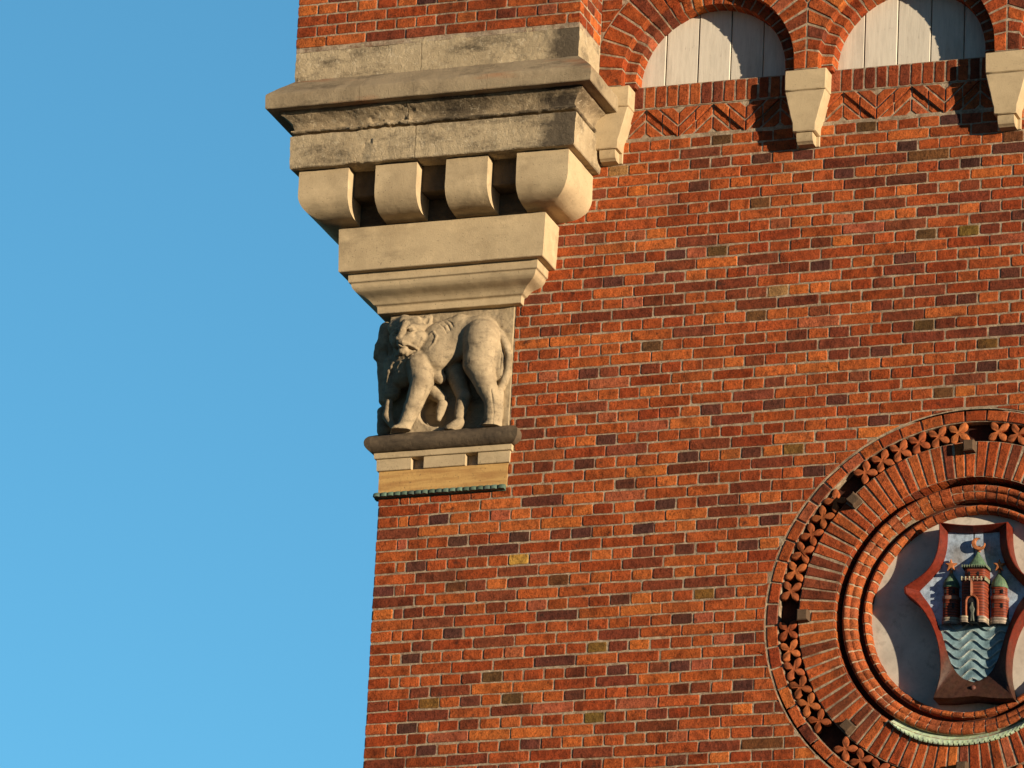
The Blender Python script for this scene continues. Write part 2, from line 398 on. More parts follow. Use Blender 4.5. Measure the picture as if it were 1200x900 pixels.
for i in range(-32, 41):
    z = row_z(i); zb, zt = z-ROW/2, z+ROW/2
    if zt > 2.12: continue
    ed = row_edges(i, XL, WX1, XL)
    for x0, x1 in zip(ed[:-1], ed[1:]):
        if x1-x0 < .025: continue
        a, b = x0, x1
        if .09 < z < 1.20:
            if b < XR+.03: continue
            a = max(a, XR)
        elif 1.20 <= z:
            lim = .45 if z < 1.66 else .75
            if b < lim: continue
        j = J*rnd(.6, 1.35); wv = .0035*noise.noise(Vector((a*.9, i*.37, 3)))+.0022*noise.noise(Vector((a*3.1, i*1.7, 9))); rt = rnd(-.0014, .0014)
        p = [(a+j, zb+J*rnd(.6, 1.35)), (b-j, zb+J*rnd(.6, 1.35)), (b-j, zt-J*rnd(.6, 1.35)), (a+j, zt-J*rnd(.6, 1.35))]
        p = [(p[0][0], p[0][1]+wv-rt), (p[1][0], p[1][1]+wv+rt), (p[2][0], p[2][1]+wv+rt), (p[3][0], p[3][1]+wv-rt)]
        if a == XL: e0 = XL+rnd(-.002, .005); p[0] = (e0, p[0][1]); p[3] = (e0+rnd(-.001, .003), p[3][1])
        p = outside_disc(p, RC, RR+.012)
        if p: brick(bricks, p, FRONT, 0.0, .02 if a > XL else .05, pick(x0, x1, z, x1-x0 < .15))
# left return of the wall
for i in range(-20, 41):
    z = row_z(i)
    if .09 < z < 1.25: continue
    y = 0.0; k = 0
    while y < 1.6:
        L = .24 if i % 2 else .12
        if k == 0 and not i % 2: L = .12
        if k == 1 and i % 2 == 0: L = .06
        brick(bricks, [(-y-L+J, z-ROW/2+J), (-y-J, z-ROW/2+J), (-y-J, z+ROW/2-J), (-y-L+J, z+ROW/2-J)], side_left(XL), 0, .02)
        y += L; k += 1
bricks.build('brick_courses', M_BRICK, wall)
mo = MB()
# mortar bed behind the bricks, split round the roundel
def cut_plate(mb, x0, x1, z0, z1, y0, y1):
    p = outside_disc([(x0, z0), (x1, z0), (x1, z1), (x0, z1)], RC, RR+.004)
    if p: solid(mb, p, FRONT, -y0, y1-y0, (1, 1, 1), 0.0005)
YM = .0026
for x in np.arange(XR, WX1-.3, .4):
    for z in np.arange(WZ0, 2.12, .4):
        cut_plate(mo, x-.0003 if x > XR+.1 else XL+.003 if (z < -.3 or z > 2.2) else XR, x+.4003, z, min(z+.4003, 2.12), YM, .06)
mo.box((XL+.003, YM, .0504), (XR+.0004, .06, .10))
mo.box((XL+.003, .03, -13), (XR, 1.6, .43)); mo.box((XL+.004, .115, .4304), (XR-.001, 1.6, 1.185)); mo.box((XL+.003, .03, 1.1854), (XR, 1.6, 3.6)); mo.box((XR, .165, -13), (WX1, 1.6, TOP)); mo.box((XR+.001, .03, -13), (WX1, .16, WZ0+.001))
mo.box((XR, .06, 1.0), (1.9, .16, 2.12))
mo.build('mortar_bed', M_MORTAR, wall)

# ------------------------------------------------------------------ arcaded upper wall
def ring_poly(c, r0, r1, a0, a1, n=3):
    p = [(c[0]+r1*math.cos(a), c[1]+r1*math.sin(a)) for a in np.linspace(a0, a1, n)]
    q = [(c[0]+r0*math.cos(a), c[1]+r0*math.sin(a)) for a in np.linspace(a1, a0, n)]
    return p+q
ub = MB(); um = MB()
SPRING = 2.405
def upper_clip(p):
    for c in ARCH_X+[ARCH_X[-1]+1.15]:
        p = outside_disc(p, (c, ARCH_Z), RO+.008)
        if not p: return p
    return p
n_up = int((TOP-SPRING)/ROW)
for i in range(n_up):
    z0 = SPRING+i*ROW
    x = 1.04 - (0 if i % 2 else .06)
    while x < XEND+.1:
        L = .12 if i % 2 else .24
        a, b = max(x, 1.035), min(x+L, XEND+.1)
        if b-a > .03:
            p = upper_clip([(a+J, z0+J), (b-J, z0+J), (b-J, z0+ROW-J), (a+J, z0+ROW-J)])
            if p: brick(ub, p, FRONT, -YA, .03)
        x += L
ub.build('arcade_brickwork', M_BRICK, wall)
for k, c in enumerate(ARCH_X+[ARCH_X[-1]+1.15]):
    x0 = (1.03 if k == 0 else c-.575); x1 = c+.575
    if k == 3: x1 = c
    r = R1+.003
    aa = [a for a in np.linspace(math.pi, 0, 41)]
    arc = [(c+r*math.cos(a), ARCH_Z+r*math.sin(a)) for a in aa]
    if k == 3: arc = [p for p in arc if p[0] < c]+[(c, ARCH_Z+r)]
    top = [(min(max(p[0], x0), x1), TOP) for p in arc]
    vs = []; n = len(arc)
    arc[0] = (arc[0][0], SPRING); 
    if k < 3: arc[-1] = (arc[-1][0], SPRING)
    L = [(x0, SPRING)]+arc+([(x1, SPRING)] if k < 3 else [])
    T = [(x0, TOP)]+top+([(x1, TOP)] if k < 3 else [])
    n = len(L)
    for y in (YA+.0026, .05):
        vs += [(p[0], y, p[1]) for p in L]+[(p[0], y, p[1]) for p in T]
    fs = []
    for q in range(n-1):
        fs += [(q, q+1, n+q+1, n+q), (2*n+q+1, 2*n+q, 3*n+q, 3*n+q+1), (q+1, q, 2*n+q, 2*n+q+1), (n+q, n+q+1, 3*n+q+1, 3*n+q)]
    um.add(vs, fs)
um.build('arcade_mortar', M_MORTAR, wall)

ORD = ['first', 'second', 'third']
ALAB = ['round blind arch beside the stone corbel, with cream boards and brick zigzag below',
        'round blind arch between the two wedge brackets, cream boards half in shadow',
        'cut-off blind arch at the upper right edge, right of the last bracket']
def zigzag(mb, mm, xc, x0, x1):
    """raised V bricks over sunken gable bricks between the soldier course and the plain courses"""
    zt, zb = 2.2905, 2.107; per = .3925
    pk = [xc-.190-per/2+per*k for k in range(-1, 5)]
    h = zt-zb; hw = per/2
    s = math.hypot(h, hw); nx, nz = h/s, hw/s
    def put(p, y, dep):
        p = clip_half(p, 1, 0, x1); 
        if len(p) > 2: p = clip_half(p, -1, 0, -x0)
        if len(p) > 2 and area(p) > .0003: brick(mb, p, FRONT, -y, dep, mix(brick_colour(), (.42, .100, .028), .55), .003, .0007, False)
    g_ = .005
    for P in pk:
        B = P+hw                                     # valley right of this peak
        big = [(P-1, zb+g_), (P+1, zb+g_), (P+1, zt-g_), (P-1, zt-g_)]
        for sgn in (-1, 1):                          # sunken gable below the peak P
            def dist(p, t):                          # clip: t <= distance below the arm
                return clip_half(p, sgn*nx, nz, sgn*nx*P+nz*zt-t)
            half = clip_half(big, -sgn, 0, -sgn*P-g_)
            for t0, t1 in ((.004, .040), (.051, .102), (.113, .3)):
                q = dist(half, t0)
                if len(q) > 2: q = clip_half(q, -sgn*nx, -nz, -(sgn*nx*P+nz*zt-t1))
                if len(q) < 3: continue
                if t0 < .01:
                    tm = P+sgn*hw*.5
                    for e, f in ((1, tm-g_*.8), (-1, -(tm+g_*.8))):
                        qq = clip_half(q, e, 0, f)
                        if len(qq) > 2: put(qq, .010, .03)
                else: put(q, .010, .03)
        big = [(B-1, zb+g_), (B+1, zb+g_), (B+1, zt-g_), (B-1, zt-g_)]
        for sgn in (-1, 1):                          # proud V above the valley B
            half = clip_half(big, -sgn, 0, -sgn*B-g_*.8)
            for t0, t1 in ((.0, .042), (.053, .104), (.115, .3)):
                q = clip_half(half, sgn*nx, -nz, sgn*nx*B-nz*zb-t0)
                if len(q) > 2: q = clip_half(q, -sgn*nx, nz, -(sgn*nx*B-nz*zb-t1))
                if len(q) < 3: continue
                if t0 < .01:
                    tm = B+sgn*hw*.5
                    for e, f in ((1, tm-g_*.8), (-1, -(tm+g_*.8))):
                        qq = clip_half(q, e, 0, f)
                        if len(qq) > 2: put(qq, -.003, .06)
                else: put(q, 0.0, .06)
        vee = [(P, zt), (B, zb), (P+per, zt)]
        vee = clip_half(vee, 1, 0, x1)
        if len(vee) > 2: vee = clip_half(vee, -1, 0, -x0)
        if len(vee) > 2: solid(mm, vee, FRONT, -.004, .05, (1, 1, 1), .0005)
for k, c in enumerate(ARCH_X):
    A = empty('blind_arch', ALAB[k], 'arch', (c, 0, 2.1), 'blind arches along the top of the wall')
    vb = MB(); n = 24
    xm0, xm1 = c-.575+.005, c+.575-.005
    if k == 0: xm0 = 1.036
    for i in range(n):
        a0, a1 = math.pi*i/n, math.pi*(i+1)/n
        ga = .0055/.56
        p = ring_poly((c, ARCH_Z), R1, RO, a0+ga, a1-ga, 3)
        if i == 0 or i == n-1:
            sx = 1 if i == 0 else -1
            xe = xm1 if i == 0 else xm0
            p = [(c+sx*R1, SPRING+.004), (xe, SPRING+.004), (xe, ARCH_Z+RO*math.sin(math.pi/n)*.86), (c+sx*R1*math.cos(math.pi/n*.95), ARCH_Z+R1*math.sin(math.pi/n*.9))]
            if sx < 0: p = p[::-1]
        p = clip_half(p, 1, 0, xm1); p = clip_half(p, -1, 0, -xm0)
        if len(p) > 2 and area(p) > .0008: brick(vb, p, FRONT, -YA, .075, None, .004, .0012, False, .0035)
    vb.build('voussoir_ring', M_BRICK, A)
    ib = MB()
    for i in range(n):
        a0, a1 = math.pi*i/n, math.pi*(i+1)/n; ga = .0055/.48
        lo = ring_poly((c, ARCH_Z), R2, R1+.01, a0+ga, a1-ga, 3)
        brick(ib, lo, FRONT, -Y2, .115, None, .004, .001, False, .003)
    for sx in (-1, 1):
        p = [(c+sx*R2, SPRING+.002), (c+sx*(R1+.01), SPRING+.002), (c+sx*(R1+.01), ARCH_Z-.004), (c+sx*R2, ARCH_Z-.004)]
        brick(ib, p if sx > 0 else p[::-1], FRONT, -Y2, .115, None, .003, .0005, False)
    ib.build('inner_ring', M_BRICK, A)
    im = MB()
    aa = np.linspace(0, math.pi, 49)
    for (ra, rb, ya, yb) in ((R2+.0025, R1+.02, Y2+.0025, YP+.06),):
        vs = []
        for a in aa:
            for r, y in ((ra, ya), (rb, ya), (rb, yb), (ra, yb)): vs.append((c+r*math.cos(a), y, ARCH_Z+r*math.sin(a)))
        fs = []
        for i in range(len(aa)-1):
            for q in range(4): fs.append((4*i+q, 4*i+(q+1) % 4, 4*i+4+(q+1) % 4, 4*i+4+q))
        im.add(vs, fs)
    im.build('ring_mortar', M_MORTAR, A)
    pb = MB(); pw = .191
    off = c-.5*pw+.012*(k-1)
    for q in range(-3, 4):
        xa, xb = off+q*pw, off+(q+1)*pw
        disc = [(c+(R2+.03)*math.cos(a), ARCH_Z+(R2+.03)*math.sin(a)) for a in np.linspace(0, math.pi, 60)]+[(c-R2-.03, 2.40), (c+R2+.03, 2.40)]
        p = clip_half(disc, 1, 0, xb-.003); 
        if len(p) > 2: p = clip_half(p, -1, 0, -xa-.003)
        kb = rnd(.93, 1.07)
        if len(p) > 2 and area(p) > .001:
            solid(pb, p, FRONT, -YP+rnd(-.003, .003), .03, tuple(x*kb for x in (.62, .56, .45)), .003)
    bo = pb.build('board_panel', M_BOARD, A)
    sb = MB(); x0, x1 = c-R2-.03, c+R2+.03
    q = x0; 
    while q < x1-.02:
        brick(sb, [(q+.0055, 2.2975), (min(q+.0668, x1)-.0055, 2.2975), (min(q+.0668, x1)-.0055, 2.424), (q+.0055, 2.424)], FRONT, 0, .05,
              mix(brick_colour(), (.16, .042, .020), .35)); q += .0668
    sb.build('soldier_course', M_BRICK, A)
    zb_ = MB(); zm = MB()
    zigzag(zb_, zm, c, c-.53, c+.53)
    zb_.build('zigzag_band', M_BRICK, A)
    zm.box((c-.54, .0132, 2.09), (c+.54, .05, 2.30)); zm.box((c-.54, .0026, 2.2925), (c+.54, .05, 2.427))
    zm.build('band_mortar', M_MORTAR, A)

# ------------------------------------------------------------------ stone brackets
BLAB = ['cream stone bracket tucked behind the right end of the corbel', 'wedge shaped cream stone bracket between the first two arches',
        'cream stone bracket at the upper right edge of the view']
def xz_block(mb, poly, y0, y1, bev=.005, step=.04, amp=.0012):
    p = resample(cut_corners(poly, .004), step)
    solid(mb, p, FRONT, -y0, y1-y0, (1, 1, 1), bev, amp)
for k, c in enumerate(BR_X):
    B = empty('stone_bracket', BLAB[k], 'bracket', (c, 0, 1.967), 'stone brackets under the arches')
    b = MB(); xz_block(b, [(c-.118, 2.279), (c+.118, 2.279), (c+.120, 2.402), (c-.120, 2.402)], YA-.002, .06)
    b.build('cap_block', M_CLEAN, B, 40)
    b = MB()
    xz_block(b, [(c-.066, 2.03), (c+.066, 2.03), (c+.068, 2.078), (c+.078, 2.112), (c+.118, 2.276), (c-.118, 2.276), (c-.078, 2.112), (c-.068, 2.078)], YA, .03)
    b.build('tapered_body', M_CLEAN, B, 40)
    # stub: concave lip at its foot
    b = MB(); prof = [(.03, 1.968), (-.060, 1.968), (-.068, 1.975), (-.078, 1.980), (-.085, 1.992), (-.089, 2.01), (-.090, 2.028), (.03, 2.028)]
    vs = [(x, y, z) for x in (c-.046, c+.046) for y, z in prof]; n = len(prof)
    b.add(vs, [tuple(range(n))[::-1], tuple(range(n, 2*n))]+[(i, (i+1) % n, n+(i+1) % n, n+i) for i in range(n)])
    b.build('stub', M_CLEAN, B, 30)
    b = MB(); b.box((c-.066, -.012, 1.969), (c+.066, .03, 2.029), bev=.003); b.build('back_slip', M_CLEAN, B)

# ------------------------------------------------------------------ upper turret brickwork on the corbel
TX0, TX1, TY = -.658, 1.040, -.474
turret = empty('corner_turret', 'projecting red brick corner turret standing on the stone corbel at the top', 'turret', (.19, -.2, 2.64))
tb = MB(); z0 = 2.645; i = 0
def course(i, a0, a1, fr, front, cf, skip=None):
    e = [a0]
    if i % 2 == 0: e.append(a0+.18); x = a0+.42; st = .24
    else: x = a0+.12; st = .12
    if i % 4 == 2: e.append(a0+.30); x = a0+.54
    while x < a1-.03: e.append(x); x += st
    e.append(a1)
    for p, q in zip(e[:-1], e[1:]):
        pa, qa = (p if p == a0 else p+J), (q if q == a1 else q-J)
        brick(tb, [(pa, z0+i*ROW+J), (qa, z0+i*ROW+J), (qa, z0+(i+1)*ROW-J), (pa, z0+(i+1)*ROW-J)], fr, front, .05 if p == a0 or q == a1 else .02, cf(q-p < .15))
while z0+i*ROW < TOP-.02:
    course(i, TX0, TX1, FRONT, -TY, brick_colour)
    ed = [TY] + ([TY+.12, TY+.24, TY+.36] if i % 2 == 0 else [TY+.06, TY+.18, TY+.30]) + [YA]
    for p, q in zip(ed[:-1], ed[1:]):
        brick(tb, [((p if p == TY else p+J), z0+i*ROW+J), (q-J, z0+i*ROW+J), (q-J, z0+(i+1)*ROW-J), ((p if p == TY else p+J), z0+(i+1)*ROW-J)],
              side_right(TX1), 0, .05 if p == TY else .02, None)
    y = -TY
    while y > -1.4:
        L = .24 if i % 2 else .12
        brick(tb, [(y-L+J, z0+i*ROW+J), (y-J, z0+i*ROW+J), (y-J, z0+(i+1)*ROW-J), (y-L+J, z0+(i+1)*ROW-J)], side_left(TX0), 0, .02)
        y -= L
    i += 1
tb.build('brick_courses', M_BRICK, turret)
b = MB(); b.box((TX0+.003, TY+.003, 2.62), (TX1-.003, 1.4, TOP)); b.build('mortar_core', M_MORTAR, turret)

# ------------------------------------------------------------------ stone swept round the corner pier
def sweep(mb, prof, back_l=.5, back_r=.02, x_from=None, x_to=None, amp=.002, nfreq=9.0, step=.022, bevel=.006, xl=XL, xr=XR, amp2=None, wear=None):
    """prof: outline (distance out from the pier, height) from the top inner edge round to the bottom inner edge"""
    pr = [prof[0]]
    for k in range(1, len(prof)-1):
        p, a, q = prof[k], prof[k-1], prof[k+1]
        la = math.hypot(a[0]-p[0], a[1]-p[1]); lq = math.hypot(q[0]-p[0], q[1]-p[1])
        t = min(bevel, la*.35, lq*.35)
        pr.append((p[0]+(a[0]-p[0])*t/la, p[1]+(a[1]-p[1])*t/la)); pr.append((p[0]+(q[0]-p[0])*t/lq, p[1]+(q[1]-p[1])*t/lq))
    pr.append(prof[-1])
    pp = [pr[0]]
    for a, q in zip(pr[:-1], pr[1:]):
        L = math.hypot(q[0]-a[0], q[1]-a[1]); k = max(1, int(round(L/step)))
        pp += [(a[0]+(q[0]-a[0])*t/k, a[1]+(q[1]-a[1])*t/k) for t in range(1, k+1)]
    st = []
    if x_from is None:
        st += [('L', t) for t in np.linspace(0, 1, max(2, int(back_l/.06)))[:-1]]
    nF = max(2, int(((xr if x_to is None else x_to)-(xl if x_from is None else x_from)+.3)/step))
    st += [('F', t) for t in np.linspace(0, 1, nF+1)]
    if x_to is None:
        st += [('R', t) for t in np.linspace(0, 1, max(2, int((back_r+.25)/step)))[1:]]
    vs = []
    for s, t in st:
        for d, z in pp:
            if s == 'L': p = Vector((xl-d, back_l+(-d-back_l)*t, z))
            elif s == 'F':
                a = xl-d if x_from is None else x_from; q = xr+d if x_to is None else x_to
                p = Vector((a+(q-a)*t, -d, z))
            else: p = Vector((xr+d, -d+(back_r+d)*t, z))
            k = amp
            if wear: k = amp*(1+wear*max(0, noise.noise(p*3.1)*2))
            p += noise.noise_vector(p*nfreq)*k+noise.noise_vector(p*nfreq*4.3)*(k*.6)
            if wear and step < .015: p += noise.noise_vector(p*58)*(k*.55)
            vs.append(p)
    n = len(pp); fs = []
    for i in range(len(st)-1):
        for j in range(n-1):
            fs.append((i*n+j, i*n+j+1, (i+1)*n+j+1, (i+1)*n+j))
    fs.append(tuple(range(n))[::-1]); fs.append(tuple((len(st)-1)*n+j for j in range(n)))
    mb.add(vs, fs)
def split(mb, prof, cuts, gap=.0045, **kw):
    xs = [None]+list(cuts)+[None]
    for a, q in zip(xs[:-1], xs[1:]):
        sweep(mb, prof, x_from=None if a is None else a+gap/2, x_to=None if q is None else q-gap/2, **kw)
corbel = empty('stone_corbel', 'big stepped sandstone corbel carrying the brick turret above the lion', 'corbel', (.19, -.1, 1.161))
def tier(name, prof, mat, cuts=(), lab=None, core=True, **kw):
    b = MB(); split(b, prof, cuts, **kw)
    if cuts:
        ds = [p[0] for p in prof]; zs = [p[1] for p in prof]; d = min(prof[1][0], prof[-2][0])-.006
        b.box((XL-d, -d, min(prof[1][1], prof[-2][1])+.004), (XR+d, .02, max(prof[1][1], prof[-2][1])-.004))
    return b.build(name, mat, corbel, 24, lab)
tier('plinth_course', [(.0, 2.646), (.470, 2.646), (.468, 2.425), (.0, 2.425)], M_WORN, (.103,), back_r=.05, amp=.003, wear=1.2, bevel=.006, step=.013)
tier('drip_mould', [(.0, 2.452), (.462, 2.452), (.575, 2.345), (.590, 2.328), (.588, 2.243), (.560, 2.240), (.545, 2.246), (.40, 2.247)], M_DRIP, (-.21, .55), back_r=-.045, amp=.0022, gap=.002, bevel=.004)
sc = [(.30, 2.27), (.522, 2.27), (.522, 2.238), (.516, 2.229), (.498, 2.218), (.480, 2.203), (.466, 2.185), (.458, 2.166), (.456, 2.153), (.466, 2.147), (.474, 2.140), (.466, 2.132), (.43, 2.127), (.425, 2.113), (.30, 2.112)]
tier('scotia_mould', sc, M_SCOTIA, (.05,), back_r=.02, amp=.0042, wear=1.8, step=.012, bevel=.003)
tier('upper_band', [(.30, 2.113), (.472, 2.113), (.466, 1.918), (.30, 1.918)], M_WORN, (.098,), back_r=.03, amp=.0030, wear=1.4, bevel=.005, step=.013)
tier('upper_recess', [(.1, 1.925), (.335, 1.925), (.335, 1.765), (.1, 1.765)], M_TORUS, back_r=.03)  # dark stone colour paints in the shade between the dentils
tier('lower_recess', [(.1, 1.767), (.205, 1.767), (.205, 1.60), (.1, 1.60)], M_TORUS, back_r=.03)  # same dark colour, deep shade painted into the cavity
def den_prof():
    p = [(.20, 1.912), (.424, 1.912), (.424, 1.765)]
    for t in np.linspace(0, math.pi/2, 9)[1:]:
        p.append((.424-.135*(1-math.cos(t)), 1.765-.118*math.sin(t)))
    return p+[(.20, 1.640)]
def mid_block(x0, x1):
    b = MB(); sweep(b, den_prof(), x_from=x0, x_to=x1, amp=.0015, bevel=.004); return b.build('dentil_block', M_CLEAN, corbel, 24)
b = MB(); sweep(b, den_prof(), x_to=-.311, amp=.002, bevel=.004); b.build('dentil_block', M_CLEAN, corbel, 24, 'rounded corner block at the left end')
mid_block(-.150, .096); mid_block(.269, .516)
b = MB(); sweep(b, den_prof(), x_from=.687, amp=.002, bevel=.004, back_r=.02); b.build('dentil_block', M_CLEAN, corbel, 24, 'rounded corner block turning round the right end')
tier('frieze_band', [(.1, 1.622), (.238, 1.622), (.229, 1.365), (.1, 1.365)], M_CLEAN, amp=.0012, bevel=.004)
tier('cyma_mould', [(.05, 1.368), (.186, 1.368), (.184, 1.315), (.172, 1.311), (.170, 1.300), (.166, 1.285), (.150, 1.268), (.126, 1.257), (.104, 1.248), (.086, 1.236),
                    (.074, 1.222), (.068, 1.212), (.060, 1.210), (.052, 1.205), (.049, 1.166), (-.02, 1.166)], M_CLEAN, amp=.001, bevel=.003, step=.014)

# ------------------------------------------------------------------ ledge under the lion
ledge = empty('stone_ledge', 'dark rounded stone ledge with a green copper drip under the carved lion', 'ledge', (.19, 0, .085))
def part(name, prof, mat, lab=None, **kw):
    b = MB(); sweep(b, prof, **kw); return b.build(name, mat, ledge, 24, lab)
tp = [(-.05, .452), (.02, .452)]+[(.018+.058*math.cos(t), .392+.054*math.sin(t)) for t in np.linspace(math.radians(75), math.radians(-72), 12)]+[(-.05, .338)]
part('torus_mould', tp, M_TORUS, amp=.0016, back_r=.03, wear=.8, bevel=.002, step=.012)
part('fillet', [(-.05, .340), (.030, .340), (.028, .306), (-.05, .306)], M_CLEAN, amp=.0008, bevel=.003, back_r=.02)
fz1, fz0 = .3065, .238
slots = [(.002, .078), (.322, .398)]
xs = [None]+[v for s_ in slots for v in s_]+[None]
b = MB()
for a, q in ((None, slots[0][0]), (slots[0][1], slots[1][0]), (slots[1][1], None)):
    sweep(b, [(-.05, fz1), (.017, fz1), (.015, fz0), (-.05, fz0)], x_from=a, x_to=q, amp=.0008, bevel=.003, back_r=.02)
b.build('slotted_fascia', M_CLEAN, ledge, 24)
part('slot_back', [(-.12, fz1), (-.07, fz1), (-.07, fz0), (-.12, fz0)], M_TORUS, xl=XL, xr=XR-.02, back_r=.06)  # dark colour stands for the shade inside the slots
part('ochre_band', [(-.09, .2385), (.004, .2385), (.002, .098), (-.09, .098)], M_OCHRE, amp=.0012, bevel=.003, back_r=.02)
# copper drip with rolled scallops
b = MB(); n = 19; x0, x1 = XL-.02, XR-.002; pw = (x1-x0)/n
for i in range(n):
    xc = x0+(i+.5)*pw; c0 = vary((.095, .145, .105), .35)
    vs = []; K = 7
    for t in np.linspace(-1, 1, K):
        x = xc+t*pw*.49; hgt = .015*math.sqrt(max(0, 1-t*t*.92))
        tz = .004*(1-hgt/.015)
        vs += [(x, .03, .112), (x, -.012-hgt*.4, .106+hgt*.25), (x, -.030-hgt*.6, .094+hgt*.5), (x, -.034-hgt*.5, .080+hgt*.1-rnd(0, .003)), (x, -.004, .076+hgt*.2), (x, .03, .079)]
    fs = []
    for q in range(K-1):
        for r in range(5): fs.append((6*q+r, 6*q+r+1, 6*q+7+r, 6*q+6+r))
    fs += [(0, 1, 2, 3, 4, 5)[::-1], tuple(6*(K-1)+r for r in range(6))]
    b.add(vs, fs, c0)
b.box((x0, -.006, .074), (x1, .03, .1), (.085, .13, .09))
b.build('copper_drip', M_COPPER, ledge, 40, 'green scalloped copper drip')

# ------------------------------------------------------------------ carved lion: a distance field turned into one surface
AF = ((-.36888, .00140714, .00007523, -.37605301), (1.28049939, -.00010523, -.00140956, .38679196))
def LM(cx, cy, y):
    """a spot of the relief at depth y, in metres"""
    return np.array([AF[0][0]+AF[0][1]*cx+AF[0][2]*cy+AF[0][3]*y, y, AF[1][0]+AF[1][1]*cx+AF[1][2]*cy+AF[1][3]*y])
H = .0036
LO = np.array([-.345, -.215, .430]); HI = np.array([.585, .125, 1.19])
NX, NY, NZ = [int(v) for v in np.ceil((HI-LO)/H)]
gx = LO[0]+H*np.arange(NX); gy = LO[1]+H*np.arange(NY); gz = LO[2]+H*np.arange(NZ)
F = np.full((NX, NY, NZ), .25, np.float32)
def window(a, b, pad):
    lo = np.minimum(a, b)-pad; hi = np.maximum(a, b)+pad
    i0 = np.clip(np.floor((lo-LO)/H).astype(int), 0, [NX, NY, NZ]); i1 = np.clip(np.ceil((hi-LO)/H).astype(int)+1, 0, [NX, NY, NZ])
    if (i1 <= i0).any(): return None, None
    sl = tuple(slice(p, q) for p, q in zip(i0, i1))
    return sl, (gx[sl[0]][:, None, None], gy[sl[1]][None, :, None], gz[sl[2]][None, None, :])
def capd(P, a, b, r0, r1, fy):
    x, y, z = P[0]-a[0], (P[1]-a[1])/fy, P[2]-a[2]
    d = b-a; d = np.array([d[0], d[1]/fy, d[2]]); L = max(float(d@d), 1e-9)
    t = np.clip((x*d[0]+y*d[1]+z*d[2])/L, 0, 1)
    return np.sqrt((x-t*d[0])**2+(y-t*d[1])**2+(z-t*d[2])**2)-(r0+(r1-r0)*t)
MIRROR = False
def put(a, b, r0, r1, k=.012, fy=1.0, cut=False):
    """join (or cut) a tapered capsule; its twin goes round the corner on the hidden side"""
    for twin in ((False, True) if MIRROR else (False,)):
        A, B = (a, b) if not twin else (np.array([XL+a[1], a[0]-XL, a[2]]), np.array([XL+b[1], b[0]-XL, b[2]]))
        R = max(r0, r1)
        sl, P = window(A, B, R*max(1, fy)+k*1.5+.004)
        if sl is None: continue
        if twin:
            P2 = (P[1]+XL+0*P[0], P[0]-XL+0*P[1], P[2])
            d = capd((P2[0], P2[1], P2[2]), a, b, r0, r1, fy)
        else: d = capd(P, A, B, r0, r1, fy)
        f = F[sl]
        if cut: d = -d; h = np.clip(.5-.5*(d-f)/k*-1, 0, 1) if False else np.clip(k-np.abs(f-d), 0, None)/k; F[sl] = np.maximum(f, d)+h*h*k*.25
        else: h = np.clip(k-np.abs(f-d), 0, None)/k; F[sl] = np.minimum(f, d)-h*h*k*.25
def cap(p, q, r0, r1, y0, y1=None, k=.012, fy=1.0):
    y1 = y0 if y1 is None else y1
    put(LM(p[0], p[1], y0), LM(q[0], q[1], y1), r0, r1, k, fy)
def surf(cx, cy):
    for y in np.arange(-.20, .03, .0018):
        p = LM(cx, cy, y); i = np.round((p-LO)/H).astype(int)
        if (i < 0).any() or (i >= [NX, NY, NZ]).any(): continue
        if F[tuple(i)] < 0: return y
    return 0.0
def line(pts, r, sink=.0, cut=False, k=.006, taper=.6):
    """a groove (cut) or a raised strand that follows the surface"""
    ys = [surf(*p)+sink for p in pts]; n = len(pts)-1
    for i in range(n):
        f0 = 1-(1-taper)*abs(2*i/n-1); f1 = 1-(1-taper)*abs(2*(i+1)/n-1)
        put(LM(*pts[i], ys[i]), LM(*pts[i+1], ys[i+1]), r*f0, r*f1, k, 1.0, cut)
# body
cap((325, 225), (412, 190), .112, .100, -.036, -.012, .03, .66)
cap((440, 168), (510, 160), .112, .124, -.004, -.004, .03, .70)
cap((305, 300), (345, 335), .062, .036, -.010, -.005, .03, .8)
cap((250, 180), (335, 180), .085, .100, .000, -.030, .03, .7)
cap((325, 148), (430, 104), .054, .056, -.030, -.016, .04, .8)
# near hind leg
cap((520, 165), (512, 275), .108, .092, -.040, -.044, .008, .80)
cap((508, 275), (540, 370), .088, .058, -.048, -.048, .012, .85)
cap((540, 370), (568, 435), .058, .046, -.048, -.040, .014)
cap((566, 430), (562, 525), .045, .038, -.040, -.046, .012)
cap((595, 400), (588, 535), .026, .024, -.025, -.028, .010)
cap((566, 542), (528, 550), .034, .028, -.052, -.076, .012)
cap((520, 552), (517, 553), .016, .015, -.084, -.086, .004)
cap((532, 555), (529, 556), .016, .015, -.092, -.094, .004)
cap((568, 190), (596, 320), .064, .044, -.004, -.006, .015, .6)
# tail
tl = [(565, 112), (600, 150), (624, 200), (636, 250), (630, 305), (612, 355), (596, 385)]
for p, q in zip(tl[:-1], tl[1:]): cap(p, q, .021, .020, -.012, -.012, .003)
# far hind leg
cap((405, 300), (440, 400), .060, .044, .050, .035, .012)
cap((446, 415), (428, 500), .042, .032, .018, .010, .008)
cap((428, 525), (385, 553), .032, .030, .000, -.030, .008)
# near foreleg
cap((258, 275), (262, 330), .078, .070, -.056, -.062, .012, .85)
cap((270, 350), (232, 455), .066, .050, -.070, -.076, .010, .92)
cap((232, 455), (194, 542), .049, .040, -.076, -.078, .010, .95)
cap((196, 552), (158, 556), .036, .030, -.082, -.104, .010)
cap((150, 556), (146, 558), .017, .016, -.112, -.116, .004)
cap((162, 560), (158, 562), .017, .016, -.122, -.126, .004)
